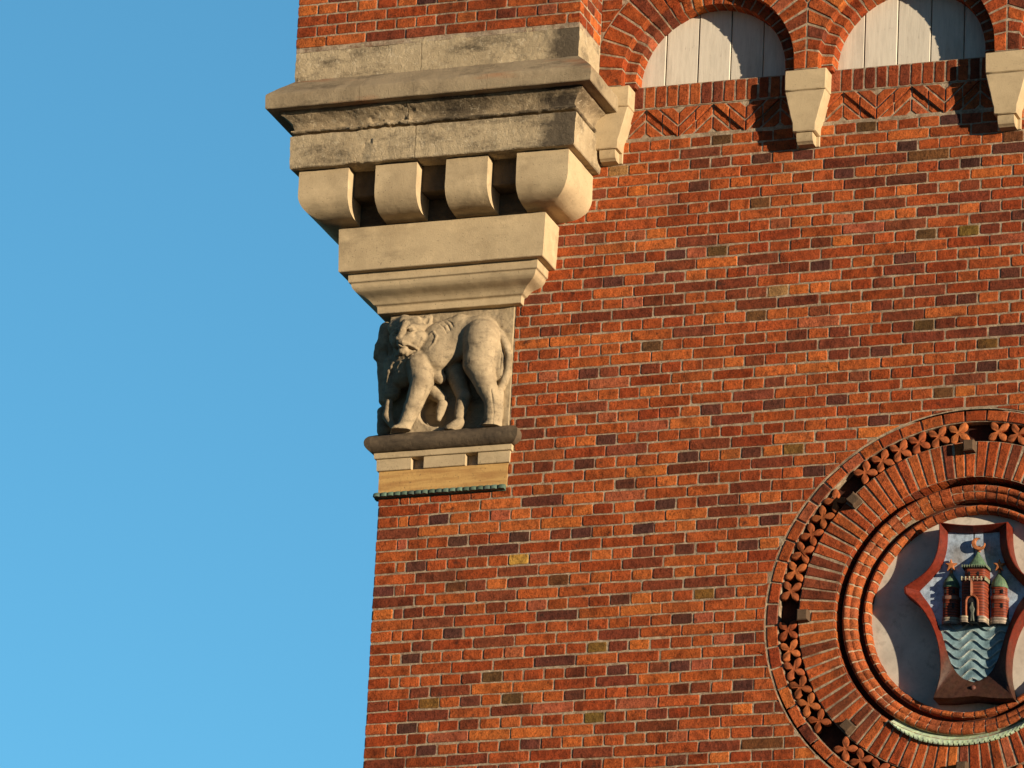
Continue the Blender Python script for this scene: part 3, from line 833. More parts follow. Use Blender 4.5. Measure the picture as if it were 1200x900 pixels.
# far foreleg, lifted behind
cap((305, 385), (352, 425), .050, .032, .045, .030, .010)
cap((356, 450), (344, 482), .030, .026, .016, .010, .006)
cap((344, 487), (339, 508), .022, .016, .006, .0, .005)
# far paws at the corner
cap((128, 440), (122, 495), .022, .027, -.034, -.040, .005)
cap((122, 500), (146, 540), .026, .018, -.040, -.056, .005)
# chest and neck
cap((205, 220), (190, 330), .078, .064, -.020, -.005, .02)
cap((150, 280), (140, 400), .056, .046, .010, .018, .02)
# the twin on the hidden face: head, neck and leg in outline only
cap((120, 130), (112, 200), .046, .050, .030, .030, .015)
cap((92, 205), (72, 246), .036, .017, .020, .005, .010)
cap((108, 260), (112, 430), .044, .036, .035, .035, .02)
cap((104, 480), (108, 560), .034, .040, .030, .020, .02)
# head
cap((226.4, 145.6), (213.2, 152.2), 0.081, 0.077, -.055, -.072, .012)
cap((255, 169.8), (241.8, 183), 0.051, 0.046, -.085, -.095, .014)
cap((159.3, 166.5), (164.8, 185.2), 0.040, 0.035, -.080, -.098, .014)
cap((193.4, 101.6), (246.2, 97.2), 0.037, 0.033, -.098, -.090, .012)
cap((215.4, 169.8), (186.8, 187.4), 0.041, 0.034, -.124, -.148, .008)
cap((200, 103.8), (178, 158.8), 0.022, 0.021, -.126, -.160, .006)
cap((175.8, 164.3), (164.8, 167.6), 0.018, 0.014, -.166, -.168, .004)
cap((191.2, 214.9), (183.5, 220.4), 0.026, 0.023, -.128, -.132, .005)
cap((203.3, 224.8), (255, 213.8), 0.026, 0.022, -.095, -.065, .008)
cap((160, 122), (196, 104), .050, .050, -.056, -.060, .015)
# ears
cap((256, 122), (290, 92), .040, .032, -.072, -.068, .010, .8)
cap((288, 96), (303, 76), .030, .016, -.066, -.062, .008, .8)
put(LM(286, 98, surf(286, 98)-.004), LM(295, 82, surf(286, 98)-.002), .013, .008, .004, 1.0, True)
# mouth line, lip flap, strands of the ruff
line([(168, 188), (182, 194), (205, 202), (230, 214)], .0062, .0, True, .004, .8)
line([(172, 180), (176, 192)], .0030, 0.0, True, .003)
line([(186, 182), (212, 192), (240, 206), (252, 214)], .0080, .0015, False, .005, .8)
line([(252, 200), (262, 185), (272, 165)], .006, .0, False, .004)
for pts in ([(158, 262), (175, 248), (205, 236), (236, 222)], [(166, 292), (180, 268), (205, 250), (228, 236)],
            [(150, 250), (165, 236), (186, 228)], [(185, 300), (192, 272), (212, 252)], [(140, 300), (150, 270), (160, 250)]):
    line(pts, .0125, .002, False, .005, .5)
for pts in ([(130, 330), (140, 290), (150, 255)], [(120, 360), (128, 310), (134, 270)], [(168, 340), (175, 310), (184, 290)]):
    line(pts, .0115, .004, False, .005, .5)
# eyes and brows
for ex, ey, w_ in ((223, 131, 1.0), (160, 141, .8)):
    y = surf(ex, ey)
    put(LM(ex-13*w_, ey+5, y-.002), LM(ex+15*w_, ey-4, y-.002), .0145, .012, .002, 1.0, True)
    put(LM(ex-3, ey+1, y+.008), LM(ex+5, ey-1, y+.008), .0125, .0118, .001)
    line([(ex-20*w_, ey+9), (ex, ey+13), (ex+20*w_, ey+3)], .0048, .0005, False, .002)
    line([(ex-20*w_, ey-6), (ex-2, ey-15), (ex+24*w_, ey-10)], .0075, .0, False, .003)
for pts in ([(197, 108), (204, 96)], [(190, 104), (190, 92)], [(205, 118), (200, 128)]): line(pts, .003, .0, True, .003)
# curl of the mane, folds on the shoulder
line([(300, 212), (322, 185), (330, 160), (318, 142), (304, 150)], .010, .003, False, .003, .7)
for pts in ([(345, 108), (362, 122), (372, 145)], [(360, 98), (378, 112), (388, 132)], [(376, 90), (394, 104), (402, 120)]): line(pts, .0045, .0, True, .005)
line([(286, 372), (272, 430), (246, 490), (220, 540)], .0045, .0, True, .010)
line([(560, 385), (566, 430), (572, 480), (566, 530)], .0050, .0, True, .005)
for x in (164, 174): line([(x, 560), (x+6, 550)], .003, .0, True, .003)
for x in (528, 540): line([(x, 558), (x+5, 548)], .003, .0, True, .003)
line([(592, 175), (604, 240), (596, 310)], .004, .0, True, .005)
# stone ground of the relief
gxx, gyy, gzz = gx[:, None, None], gy[None, :, None], gz[None, None, :]
A2 = np.array([[AF[0][1], AF[0][2]], [AF[1][1], AF[1][2]]]); Ai = np.linalg.inv(A2)
CX = Ai[0, 0]*(gxx-AF[0][0])+Ai[0, 1]*(gzz-AF[1][0]); CY = Ai[1, 0]*(gxx-AF[0][0])+Ai[1, 1]*(gzz-AF[1][0])
def hollow(cx, cy, rx, ry):
    t = np.clip((1.0-np.sqrt(((CX-cx)/rx)**2+((CY-cy)/ry)**2))/.22, 0, 1); return t*t*(3-2*t)
pock = np.maximum(np.maximum(hollow(420, 400, 135, 190), hollow(150, 450, 85, 150)), np.maximum(hollow(330, 470, 90, 75), 0*CX))
und = -.085*pock+.004*np.sin(gxx*21+gzz*9)*np.sin(gzz*17-gxx*6)
slab = np.maximum(np.maximum(-(gyy+.004+und), gyy-.112), np.maximum(np.maximum(XL+.012-gxx, gxx-(XR-.002)), np.maximum(.446-gzz, gzz-1.168)))
h = np.clip(.006-np.abs(F-slab), 0, None)/.006
F = np.minimum(F, slab)-h*h*.0015
F = np.maximum(F, np.maximum(.444-gzz, gzz-1.1675)); F = np.maximum(F, gxx-(XR-.002))
F = np.maximum(F, gyy-.112).astype(np.float32)
# worn tool marks
rs = np.random.RandomState(3)
def lattice(n):
    g_ = rs.uniform(-1, 1, (int((HI[0]-LO[0])*n)+3, int((HI[1]-LO[1])*n)+3, int((HI[2]-LO[2])*n)+3))
    def ip(A, ax, N):
        t = np.arange(N)*H*n; i = t.astype(int); f = t-i; f = f*f*(3-2*f)
        sh = [1, 1, 1]; sh[ax] = N; f = f.reshape(sh)
        return np.take(A, i, ax)*(1-f)+np.take(A, i+1, ax)*f
    return ip(ip(ip(g_, 0, NX), 1, NY), 2, NZ)
F += (.0016*lattice(34)+.0011*lattice(75)).astype(np.float32)

def surface_nets(F, lo, h):
    S = F < 0
    c = np.zeros(tuple(n-1 for n in F.shape), np.int8)
    for i in (0, 1):
        for j in (0, 1):
            for k in (0, 1): c += S[i:F.shape[0]-1+i, j:F.shape[1]-1+j, k:F.shape[2]-1+k]
    act = (c > 0) & (c < 8); idx = np.full(act.shape, -1, np.int64)
    I = np.argwhere(act); idx[act] = np.arange(len(I))
    acc = np.zeros((len(I), 3)); cnt = np.zeros(len(I))
    C = [(i, j, k) for i in (0, 1) for j in (0, 1) for k in (0, 1)]
    for a in C:
        for ax in range(3):
            if a[ax]: continue
            b = list(a); b[ax] = 1
            fa = F[I[:, 0]+a[0], I[:, 1]+a[1], I[:, 2]+a[2]]; fb = F[I[:, 0]+b[0], I[:, 1]+b[1], I[:, 2]+b[2]]
            mk = (fa < 0) != (fb < 0); t = np.where(mk, fa/np.where(mk, fa-fb, 1), 0)
            for x in range(3): acc[:, x] += np.where(mk, a[x]+(t if x == ax else 0), 0)
            cnt += mk
    V = (I+acc/cnt[:, None])*h+lo
    faces = []
    for ax in range(3):
        u, v = (ax+1) % 3, (ax+2) % 3
        sl0 = [slice(None)]*3; sl1 = [slice(None)]*3; sl0[ax] = slice(0, -1); sl1[ax] = slice(1, None)
        A, B = S[tuple(sl0)], S[tuple(sl1)]
        E = np.argwhere(A != B); E = E[(E[:, u] > 0) & (E[:, v] > 0) & (E[:, u] < F.shape[u]-1) & (E[:, v] < F.shape[v]-1)]
        fl = A[E[:, 0], E[:, 1], E[:, 2]]
        def g(du, dv):
            Q = E.copy(); Q[:, u] -= du; Q[:, v] -= dv; return idx[Q[:, 0], Q[:, 1], Q[:, 2]]
        q = np.stack([g(1, 1), g(0, 1), g(0, 0), g(1, 0)], 1)
        q[~fl] = q[~fl][:, ::-1]
        faces.append(q)
    return V, np.concatenate(faces)
V, Q = surface_nets(F, LO, H)
cpx = .19
relief = empty('lion_relief', 'carved sandstone relief of a prowling lion looking back, standing on the dark ledge', 'relief', (cpx, 0, .445))
def np_mesh(name, V, Q, mat, parent):
    me = bpy.data.meshes.new(name); off = np.array(parent.location)
    me.from_pydata((V-off).tolist(), [], Q.tolist()); me.materials.append(mat); me.update()
    me.polygons.foreach_set('use_smooth', [True]*len(me.polygons))
    o = bpy.data.objects.new(name, me); COL.objects.link(o); o.parent = parent; return o
cz = V[Q].mean(1); is_slab = (cz[:, 1] > -.0085) & (cz[:, 0] > XL+.006) & (cz[:, 0] > .50)
for nm, mk in (('carved_lion', ~is_slab), ('stone_slab', is_slab)):
    q = Q[mk]; us, inv = np.unique(q, return_inverse=True)
    np_mesh(nm, V[us], inv.reshape(-1, 4), M_LION if nm == 'carved_lion' else M_STONE, relief)

# ------------------------------------------------------------------ brick roundel
rd = empty('brick_roundel', 'large round brick niche with rings of moulded brick and terracotta flowers', 'roundel', (RC[0], 0, RC[1]-RR))
def polar(r, a): return (RC[0]+r*math.cos(a), RC[1]+r*math.sin(a))
TAU = 2*math.pi
b = MB(); n = 56
for i in range(n):
    a0, a1 = TAU*(i+.3)/n, TAU*(i+1.3)/n; g_ = .0052/1.085
    brick(b, ring_poly(RC, 1.059, 1.116, a0+g_, a1-g_, 4), FRONT, .001, .035, None, .0035, .0012, False)
b.build('outer_ring', M_BRICK, rd)
def lathe(mb, prof, a0, a1, n, col=(1, 1, 1), closed=True, amp=0.0):
    """prof (radius, y) turned about the centre of the roundel"""
    aa = np.linspace(a0, a1, n+1); k = len(prof); vs = []
    full = abs(a1-a0-TAU) < 1e-6
    for a in aa[:n if full else n+1]:
        for r, y in prof:
            x, z = polar(r, a); vs.append((x+rnd(-amp, amp), y+rnd(-amp, amp), z+rnd(-amp, amp)))
    m = n if full else n+1; fs = []
    for i in range(n):
        for q in range(k if closed else k-1):
            i2 = (i+1) % m; q2 = (q+1) % k
            fs.append((i*k+q, i*k+q2, i2*k+q2, i2*k+q))
    if not full and closed: fs += [tuple(range(k))[::-1], tuple(n*k+q for q in range(k))]
    mb.add(vs, fs, col)
# mortar bed of every ring
b = MB()
lathe(b, [(1.054, .007), (1.125, .007), (1.125, .16), (1.054, .16)], 0, TAU, 128)
lathe(b, [(.7385, .0035), (.941, .0035), (.941, .17), (.7385, .17)], 0, TAU, 128)
mr = [(.7035, .17), (.7035, .036), (.690, .0225), (.672, .0265), (.664, .036), (.657, .0415), (.640, .044), (.628, .056), (.6265, .10), (.6265, .17)]
lathe(b, mr, 0, TAU, 160)
lathe(b, [(.5965, .17), (.5965, .0665), (.582, .062), (.5705, .071), (.5635, .092), (.5635, .17)], 0, TAU, 160)
b.build('ring_mortar', M_MORTAR, rd, 40)
b = MB()
for ra, rb in ((.703, .742), (.597, .627)): lathe(b, [(ra-.002, .105), (rb+.002, .105), (rb+.002, .165), (ra-.002, .165)], 0, TAU, 128, (.075, .024, .013))  # dark brick colour deepens the shade in the grooves
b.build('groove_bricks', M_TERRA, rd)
b = MB(); lathe(b, [(.935, .062), (1.06, .062), (1.06, .17), (.935, .17)], 0, TAU, 96, (.05, .017, .010)); b.build('flower_ground', M_TERRA, rd)  # near-black colour paints in the shade behind the flowers
# radial bricks; every 45 degrees the outer half is a projecting stone
b = MB(); n = 88; blocks = []
for i in range(n):
    a0, a1 = TAU*(i+.5)/n, TAU*(i+1.5)/n; g_ = .0058/.84
    am = math.degrees((a0+a1)/2) % 360; ob = min(abs((am-t+180) % 360-180) for t in (45*k-1.5 for k in range(9))) < 2.05
    r1 = .868 if ob else .939
    p = ring_poly(RC, .741, r1, a0+g_, a1-g_, 2)
    # keep the joints even in width
    brick(b, resample(p, .06), FRONT, 0.0, .05, None, .004, .0014, False, .003)
    if ob: blocks.append((a0+g_*.3, a1-g_*.3))
b.build('radial_bricks', M_BRICK, rd)
for a0, a1 in blocks:
    am = (a0+a1)/2
    bb = MB(); solid(bb, resample(ring_poly(RC, .874, .936, am-.033, am+.033, 2), .02), FRONT, .052, .12, (1, 1, 1), .006, .002)
    bb.build('stone_peg', M_PEG, rd)
# lip of the radial bricks
b = MB()
for i in range(n):
    a0, a1 = TAU*(i+.5)/n, TAU*(i+1.5)/n; g_ = .0055/.74
    lathe(b, [(.7375, .002), (.742, .006), (.742, .1), (.735, .1), (.735, .012)], a0+g_, a1-g_, 2, brick_colour(), True, .0006)
b.build('soffit_bricks', M_BRICK, rd, 40)
# two moulded rings
RA = [(.702, .066), (.7025, .034), (.699, .025), (.690, .0185), (.680, .0195), (.672, .0235), (.666, .031), (.6635, .036), (.660, .0355), (.650, .0345), (.640, .039), (.631, .047), (.6265, .058), (.626, .082)]
RB = [(.5985, .082), (.597, .068), (.592, .060), (.583, .0555), (.573, .060), (.566, .069), (.561, .082), (.5605, .118)]
for name, pr, cnt, off in (('double_roll_ring', RA, 66, .2), ('inner_roll_ring', RB, 60, .6)):
    b = MB()
    for i in range(cnt):
        a0, a1 = TAU*(i+off)/cnt, TAU*(i+1+off)/cnt; g_ = .0052/pr[4][0]
        back = [(pr[-1][0], .14), (pr[0][0], .14)]
        dr = rnd(-.0015, .0015); dy = rnd(-.002, .001)
        lathe(b, [(r+dr, y+dy) for r, y in pr]+back, a0+g_, a1-g_, 3, mix(brick_colour(), (.36, .10, .035), .5), True, .0005)
    b.build(name, M_BRICK, rd, 45)
b = MB(); K = 96
b.add([(RC[0], .12, RC[1])]+[(polar(.58, TAU*i/K)[0], .12, polar(.58, TAU*i/K)[1]) for i in range(K)], [(0, 1+i, 1+(i+1) % K) for i in range(K)], (.52, .47, .39))
b.build('plaster_disc', M_PLASTER, rd)
# terracotta flowers
NF = 56
def flower(i):
    a = TAU*(i+.62)/NF; c = polar(.998, a); bm = MB(); col = vary(mix((.26, .062, .020), (.40, .115, .036), random.random()), .15)
    tl = rnd(-.10, .10)
    outline = []
    for q in range(4):
        t = a+math.radians(45)+q*math.pi/2+tl
        Lp, Wp = .0690, .0190
        ux, uy = math.cos(t), math.sin(t); px_, py_ = -uy, ux
        for s, wd in ((.010, -.0075), (.022, -.0125), (.038, -Wp), (.053, -.0162), (.064, -.0085), (Lp, 0), (.064, .0085), (.053, .0162), (.038, Wp), (.022, .0125), (.010, .0075)):
            outline.append((c[0]+ux*s+px_*wd, c[1]+uy*s+py_*wd))
    solid(bm, outline, FRONT, .003+rnd(-.005, .003), .036, col, .003, .0006)
    # make the faces gently dished towards the heart
    for k_ in range(len(outline)):
        x, y, z = bm.v[k_]; d = math.hypot(x-c[0], z-c[1]); bm.v[k_] = (x, y+.006*(1-min(1, d/.055)), z)
    bm.build('terracotta_flower', M_TERRA, rd, 50)
for i in range(NF):
    am = math.degrees(TAU*(i+.62)/NF)
    if min(abs((am-(45*k-1.5)+180) % 360-180) for k in range(9)) > 1.3: flower(i)
# copper flashing on the foot of the niche
b = MB(); a0, a1 = math.radians(236), math.radians(304); K = 96
for i in range(K):
    t0, t1 = a0+(a1-a0)*i/K, a0+(a1-a0)*(i+1)/K
    e = lambda t: min(1, (t-a0)/.28, (a1-t)/.28)**.6 if min(t-a0, a1-t) > 0 else 0
    tooth = .0 if i % 3 else -.008
    vs = []
    for t in (t0, t1):
        k_ = max(.05, e(t)); ro = .742+.033*k_+tooth*k_
        for r, y in ((.700, .060), (.728, .030), (.742, -.004), (.747, -.014), (ro-.006, -.020), (ro, -.017), (ro, -.003), (.742, .004), (.728, .036), (.700, .066)):
            x, z = polar(r, t); vs.append((x, y, z))
    fs = [(q, (q+1) % 10, 10+(q+1) % 10, 10+q) for q in range(10)]+[tuple(range(10))[::-1], tuple(range(10, 20))]
    b.add(vs, fs, vary((.46, .56, .37), .07))
b.build('copper_flashing', M_COPPER, rd, 40, 'pale green copper flashing with a toothed edge')

# ------------------------------------------------------------------ coat of arms
SF = ((2.71712082, .00131382, .00003108, -.28013893), (-.15177532, -.00008271, -.00133655, .34199885))
def SM(cx, cy, y): return (SF[0][0]+SF[0][1]*cx+SF[0][2]*cy+SF[0][3]*y, SF[1][0]+SF[1][1]*cx+SF[1][2]*cy+SF[1][3]*y)
def spline(pts, sub, closed=True, sharp=()):
    out = []; n = len(pts)
    for i in range(n):
        p0, p1, p2, p3 = pts[i-1], pts[i], pts[(i+1) % n], pts[(i+2) % n]
        if i in sharp: p0 = p1
        if (i+1) % n in sharp: p3 = p2
        for k in range(sub):
            t = k/sub
            out.append(tuple(.5*(2*p1[d]+(p2[d]-p0[d])*t+(2*p0[d]-5*p1[d]+4*p2[d]-p3[d])*t*t+(3*p1[d]-p0[d]-3*p2[d]+p3[d])*t**3) for d in (0, 1)))
    return out
arms = empty('coat_of_arms', 'glazed ceramic shield with three red towers above blue waves in the round niche', 'coat of arms', (3.24, .12, -1.25))
OX = 398.0
def sym(l, cx=OX): return l+[(2*cx-x, y) for x, y in l[::-1]]
outer_l = [(398, 90), (330, 86), (253, 76), (250, 160), (232, 232), (190, 292), (103, 352), (105, 378), (165, 428), (212, 495), (242, 570), (256, 650), (254, 735), (228, 822), (300, 822), (398, 812)]
inner_l = [(398, 122), (340, 119), (288, 114), (283, 190), (262, 258), (228, 305), (168, 366), (180, 385), (214, 432), (240, 490), (262, 545), (280, 605), (296, 655), (318, 700), (352, 735), (398, 752)]
ou = spline(sym(outer_l)[:-1] if False else sym(outer_l), 6, True, (2, 6, 7, 13, 18, 24, 25, 29))
iu = spline(sym(inner_l), 6, True, (2, 6, 7, 24, 25, 29))
RED = (.135, .018, .008)
def loop(pts, y, push=0.0):
    q = [SM(x, z, y) for x, z in pts]
    if push: q = inset(q if area(q) > 0 else q[::-1], push); q = q if area([SM(x, z, y) for x, z in pts]) > 0 else q[::-1]
    return [(x, y, z) for x, z in q]
YF = .066
b = MB(); n = len(ou)
mid = [tuple(o[d]*.86+i_[d]*.14 for d in (0, 1)) for o, i_ in zip(ou, iu)]
mid2 = [tuple(o[d]*.10+i_[d]*.90 for d in (0, 1)) for o, i_ in zip(ou, iu)]
rings = [loop(ou, .121), loop(ou, .012), loop(ou, .004, .004), loop(mid, .001), loop(mid2, .034), loop(iu, .037), loop(iu, .066)]
# the rings are laid out at their own depths, so undo the shift that depth gives a traced outline
def at_depth(pts, y, yref=.0):
    return [(SM(x, z, yref)[0], y, SM(x, z, yref)[1]) for x, z in pts]
rings = [at_depth(ou, .121), at_depth(ou, .010), at_depth([tuple(o[d]*.96+i_[d]*.04 for d in (0, 1)) for o, i_ in zip(ou, iu)], .001), at_depth(mid, .000)]
def at_field(pts, y): return [(SM(x, z, .045)[0], y, SM(x, z, .045)[1]) for x, z in pts]
rings += [[tuple(a[d]*.15+c[d]*.85 for d in (0, 1, 2)) for a, c in zip(at_depth(mid, .0), at_field(iu, .050))], at_field(iu, .052), at_field(iu, YF+.01)]
vs = [p for r in rings for p in r]; fs = []
for k in range(len(rings)-1):
    for i in range(n): fs.append((k*n+i, (k+1)*n+i, (k+1)*n+(i+1) % n, k*n+(i+1) % n))
cols = []
for k in range(len(rings)):
    for (x, z) in ou:
        low = max(0, min(1, (z-560)/180)); c = mix(RED, (.062, .027, .017), low); cols.append(vary(c, .08))
b.add(vs, fs, cols); frame = b.build('shield_frame', M_GLAZE, arms, 40)
b = MB(); fx = at_field(iu, YF); cxm, czm = SM(398, 430, .045)
for k in range(9):
    t = k/8.0
    b.v += [(cxm+(p[0]-cxm)*t, YF, czm+(p[2]-czm)*t) for p in fx]
for k in range(8):
    for i in range(n): b.f.append((k*n+i, k*n+(i+1) % n, (k+1)*n+(i+1) % n, (k+1)*n+i)); b.m.append(0)
for v in b.v:
    c = (.36, .45, .55); nz = noise.noise(Vector((v[0]*9, 0, v[2]*6)))
    c = mix(c, (.52, .57, .60), max(0, nz))
    # brown weathering streaks left on the glaze round the tower tops
    for sx, sz, sr in ((470, 215, 70), (545, 320, 70), (330, 215, 50)):
        q = SM(sx, sz, .045); d = math.hypot(v[0]-q[0], (v[2]-q[1])*.8)/(sr*.00134)
        c = mix(c, (.22, .175, .125), max(0, 1-d)**.7*.8)
    b.c.append(c)
b.build('sky_field', M_GLAZE, arms)
# waves
b = MB(); wx0, wx1, wy0, wy1 = 262, 540, 508, 752; NXW, NYW = 110, 150; ok = {}
from bisect import bisect
inn = [(x, z) for x, z in iu]
def inside(x, z):
    c = False; m_ = len(inn)
    for i in range(m_):
        (x1_, z1_), (x2_, z2_) = inn[i-1], inn[i]
        if (z1_ > z) != (z2_ > z) and x < (x2_-x1_)*(z-z1_)/(z2_-z1_)+x1_: c = not c
    return c
LAM = 121.0
for j in range(NYW+1):
    z = wy0+(wy1-wy0)*j/NYW
    row_ = [x for x in np.linspace(wx0-20, wx1+20, 400) if inside(x, z)]
    if not row_: row_ = [396, 400]
    xa, xb = min(row_), max(row_)
    for i in range(NXW+1):
        x = xa+(xb-xa)*i/NXW
        cw = math.cos((x-395)/LAM*TAU); crest = z+18*cw
        ph = (crest/40.0) % 1.0
        hgt = ph**1.6 if ph < .84 else (1-ph)/.16
        y = YF-.006-.012*hgt
        X, Z = SM(x, z, .045)
        b.v.append((X, y, Z))
        c = mix((.115, .20, .23), (.25, .36, .38), .5+.5*noise.noise(Vector((X*13, 1, Z*13))))
        if .74 < ph < .92: c = mix(c, (.50, .50, .42), .75*(.5+.5*math.cos((x-395)/LAM*TAU+1.2)))  # pale crest paint, with glossy highlights painted in left of each peak
        b.c.append(c)
for j in range(NYW):
    for i in range(NXW): b.f.append((j*(NXW+1)+i, (j+1)*(NXW+1)+i, (j+1)*(NXW+1)+i+1, j*(NXW+1)+i+1)); b.m.append(0)
b.build('wavy_water', M_GLAZE, arms, 60)
# towers
TR, TRD, STN, GRN, GOLD, BLK = (.24, .048, .020), (.13, .026, .016), (.36, .30, .21), (.085, .150, .090), (.42, .15, .055), (.012, .012, .013)
YREF = .03
def plate(mb, pts, yb, yf, col, bev=.002):
    q = [SM(x, z, YREF) for x, z in pts]
    if area(q) < 0: q = q[::-1]
    solid(mb, q, FRONT, -yf, yb-yf, col, bev)
def rect(x0, z0, x1, z1): return [(x0, z0), (x1, z0), (x1, z1), (x0, z1)]
def drum(mb, x0, x1, z0, z1, depth, col, seg=14, flat=0.0, lines=0, line_col=None, yb=YF):
    """half-round or flat-faced tower body rising from the field"""
    K = max(1, lines)*2
    rows = []
    for j in range(K+1):
        z = z0+(z1-z0)*j/K; rows.append((z, 0.0))
    cxx, hw = (x0+x1)/2, (x1-x0)/2
    N = seg
    for j in range(K):
        za, zb2 = rows[j][0], rows[j+1][0]; groove = lines and j % 2 == 1
        if groove: za2, zb2_ = za, zb2
        vs = []
        for z in (za, zb2):
            for i in range(N+1):
                t = -1+2*i/N
                prof = math.sqrt(max(0, 1-(abs(t)**(2+flat*8))))
                X, Z = SM(cxx+t*hw*(.985 if groove else 1), z, YREF)
                vs.append((X, yb-(depth-(.0022 if groove else 0))*prof, Z))
        mb.add(vs, [(i, N+1+i, N+2+i, i+1) for i in range(N)], vary(line_col or mix(col, (.05, .02, .015), .55), .1) if groove else vary(col, .1))
    # top cap
    vs = []
    for i in range(N+1):
        t = -1+2*i/N; prof = math.sqrt(max(0, 1-(abs(t)**(2+flat*8)))); X, Z = SM(cxx+t*hw, z0, YREF); vs.append((X, yb-depth*prof, Z))
    X0, Z0 = SM(cxx-hw, z0, YREF); mb.add(vs, [tuple(range(N+1))], col)
def tower_thing(name): return name
SX = lambda x, cx, s: cx+(x-cx)*s
# main tower
YREF = .005
mb = MB(); drum(mb, 343, 458, 326, 484, .082, TR, 14, .7, 13); drum(mb, 356, 458, 272, 322, .074, TR, 14, .7, 5)
main = mb.build('gate_tower', M_GLAZE, arms, 40)
def sub(name, fn, parent, mat=None, smooth=40, label=None):
    q = MB(); fn(q); return q.build(name, mat or M_GLAZE, parent, smooth, label)
for xa, xb in ((341, 388), (414, 460)):
    sub('stone_footing', lambda q: drum(q, xa, xb, 482, 508, .096, STN, 10, .4, 2, (.26, .21, .15)), main)
def f_(q):
    for i in range(7):
        x = 346+i*16.5; drum(q, x, x+15, 314, 331, .090, mix(STN, GRN, .4), 6)
    drum(q, 342, 462, 322, 329, .088, mix(TR, STN, .4), 12, .7)
sub('arched_cornice', f_, main)
def f_(q):
    N = 16
    ctl = [(.98, 268), (.90, 262), (.62, 240), (.38, 220), (.20, 206), (.10, 194), (.05, 186)]
    vs = []
    for k, z in ctl:
        for i in range(N+1):
            t = -1+2*i/N; X, Z = SM(407+t*k*54, z, YREF); vs.append((X, YF-.078*k*(1-abs(t)**3)-.004, Z))
    cs = []
    for j, (k, z) in enumerate(ctl):
        for i in range(N+1): cs.append(vary(mix(GRN, (.16, .23, .13), .5*(i % 2)), .12))
    q.add(vs, [(j*(N+1)+i, j*(N+1)+i+1, (j+1)*(N+1)+i+1, (j+1)*(N+1)+i) for j in range(len(ctl)-1) for i in range(N)], cs)
    for i in range(11):
        x = 352+i*10.2; drum(q, x, x+8, 264, 275, .088, mix(GRN, STN, .25), 5)
sub('green_roof', f_, main, None, 60)
def f_(q):
    plate(q, [(408, 192), (416, 192), (420, 172), (412, 172)], YF, YF-.014, GOLD)
    out = [(413+28*math.cos(t), 154+28*math.sin(t)*.95) for t in np.linspace(math.radians(-108), math.radians(-350), 14)]
    inn_ = [(421+20*math.cos(t), 149+19*math.sin(t)) for t in np.linspace(math.radians(-355), math.radians(-95), 14)]
    plate(q, [(x, z+8) for x, z in out+inn_], YF-.014, YF-.034, GOLD)
sub('crescent_finial', f_, main)
for x in (384, 421):
    def f_(q):
        plate(q, [(x-5, 309), (x-5, 298)]+[(x+5*math.cos(t), 296-5*math.sin(t)) for t in np.linspace(math.pi, 0, 6)]+[(x+5, 309)], YF-.05, YF-.0752, BLK, .0004)
    sub('window', f_, main)
def f_(q):
    plate(q, [(377, 506), (377, 425)]+[(398+21*math.cos(t), 424-26*math.sin(t)) for t in np.linspace(math.pi, 0, 10)]+[(419, 425), (419, 506)], YF-.05, YF-.0832, BLK, .0004)
gate = sub('gate_arch', f_, main, None, 40, 'dark gate arch')
def f_(q):
    A = [(398+21*math.cos(t), 424-26*math.sin(t)) for t in np.linspace(math.pi, 0, 12)]; B = [(398+28*math.cos(t), 424-34*math.sin(t)) for t in np.linspace(0, math.pi, 12)]
    plate(q, [(377, 482)]+A+[(419, 482), (426, 482)]+B+[(370, 482)], YF-.05, YF-.091, (.36, .105, .045), .0015)
sub('gate_surround', f_, main)
def f_(q):
    plate(q, [(391, 504), (394, 470), (388, 448), (393, 436), (396, 424), (402, 424), (403, 438), (410, 452), (405, 470), (408, 504), (401, 504), (400, 478), (397, 504)], YF-.07, YF-.094, (.10, .11, .085), .003)
sub('gate_figure', f_, main)
def f_(q):
    for z, r in ((340, 9), (358, 11), (374, 12), (390, 8)):
        drum(q, 395-r, 395+r, z-r, z+r, .100, (.22, .085, .045), 8)
sub('carved_boss', f_, main)
YREF = .03
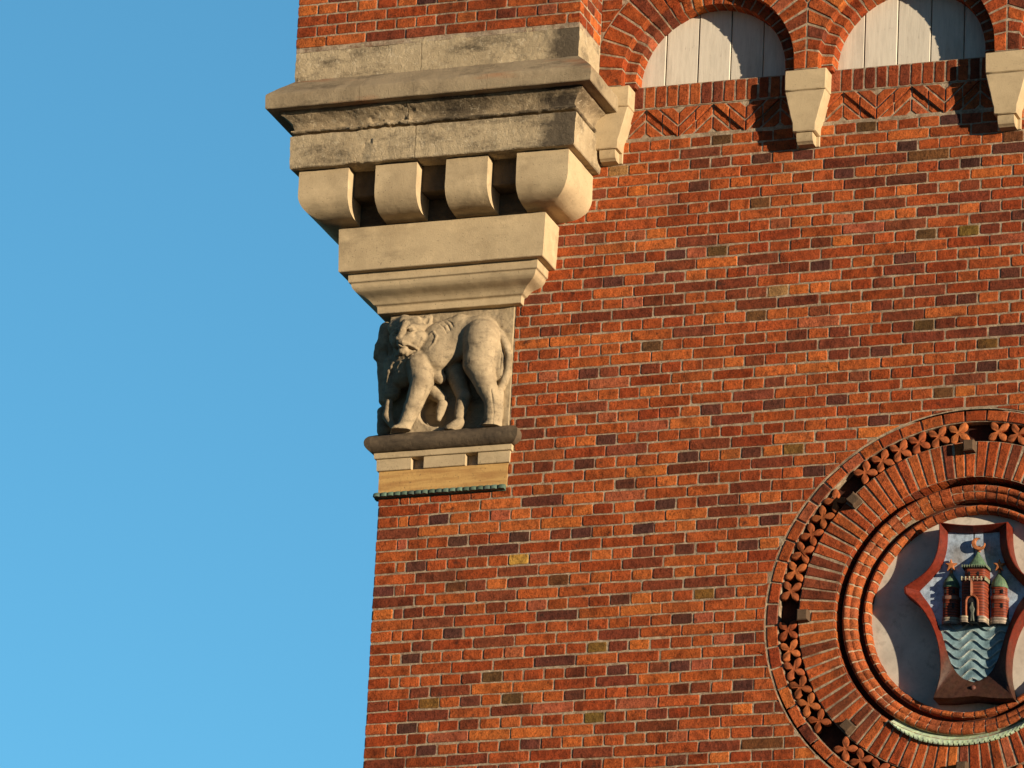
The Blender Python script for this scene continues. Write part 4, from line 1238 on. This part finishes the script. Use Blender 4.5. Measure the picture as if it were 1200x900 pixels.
def side_tower(cx, label):
    k = lambda x: cx+(x-505)
    q = MB()
    drum(q, k(468), k(543), 404, 484, .040, TR, 14, .1, 7); drum(q, k(472), k(538), 352, 392, .037, TR, 14, .1, 4)
    t = q.build('round_tower', M_GLAZE, arms, 40, label)
    def f1(q): drum(q, k(464), k(547), 482, 508, .046, STN, 14, .1, 2, (.26, .21, .15))
    def f2(q):
        drum(q, k(466), k(545), 391, 405, .045, mix(TR, STN, .35), 14, .1)
    def f3(q):
        N = 14; ctl = [(1.0, 352), (1.02, 346), (.94, 332), (.78, 318), (.52, 306), (.30, 296), (.20, 284), (.12, 272)]; vs = []; cs = []
        for kk, z in ctl:
            for i in range(N+1):
                tt = -1+2*i/N; X, Z = SM(k(505)+tt*kk*36, z, YREF); vs.append((X, YF-.040*kk*math.sqrt(max(0, 1-tt*tt))-.003, Z)); cs.append(vary(mix(GRN, (.17, .22, .12), .6*(i % 2)), .12))
        q.add(vs, [(j*(N+1)+i, j*(N+1)+i+1, (j+1)*(N+1)+i+1, (j+1)*(N+1)+i) for j in range(len(ctl)-1) for i in range(N)], cs)
    def f4(q):
        star = []
        for i in range(10):
            r = 27 if i % 2 == 0 else 11; a = math.pi/2+i*math.pi/5; star.append((k(507)+r*math.cos(a), 257-r*math.sin(a)))
        plate(q, star, YF-.008, YF-.026, GOLD, .003)
        plate(q, rect(k(503), 276, k(511), 290), YF, YF-.014, GOLD)
    for x, z, s in ((487, 372, 1), (522, 372, 1), (484, 432, 1.3), (520, 432, 1.3)):
        def f5(q):
            plate(q, rect(k(x)-4*s, z-8*s, k(x)+4*s, z+8*s), YF-.01, YF-.0405 if abs(x-505) < 19 else YF-.0375, BLK, .0004)
        sub('window', f5, t)
    sub('stone_footing', f1, t); sub('string_course', f2, t); sub('green_dome', f3, t, None, 60); sub('star_finial', f4, t)
side_tower(503, 'round tower at the right of the gate tower'); side_tower(299, 'round tower at the left of the gate tower')
def f_(q):
    X, Z = SM(392, 772, .0)
    for j in range(6):
        pass
    N, Mm = 12, 6; vs = []
    for j in range(Mm+1):
        ph = j/Mm*math.pi/2
        for i in range(N): vs.append((X+.017*math.cos(ph)*math.cos(TAU*i/N), .030-.020*math.sin(ph), Z+.017*math.cos(ph)*math.sin(TAU*i/N)))
    q.add(vs, [(j*N+i, j*N+(i+1) % N, (j+1)*N+(i+1) % N, (j+1)*N+i) for j in range(Mm) for i in range(N)], (.14, .05, .035))
sub('knob', f_, arms)
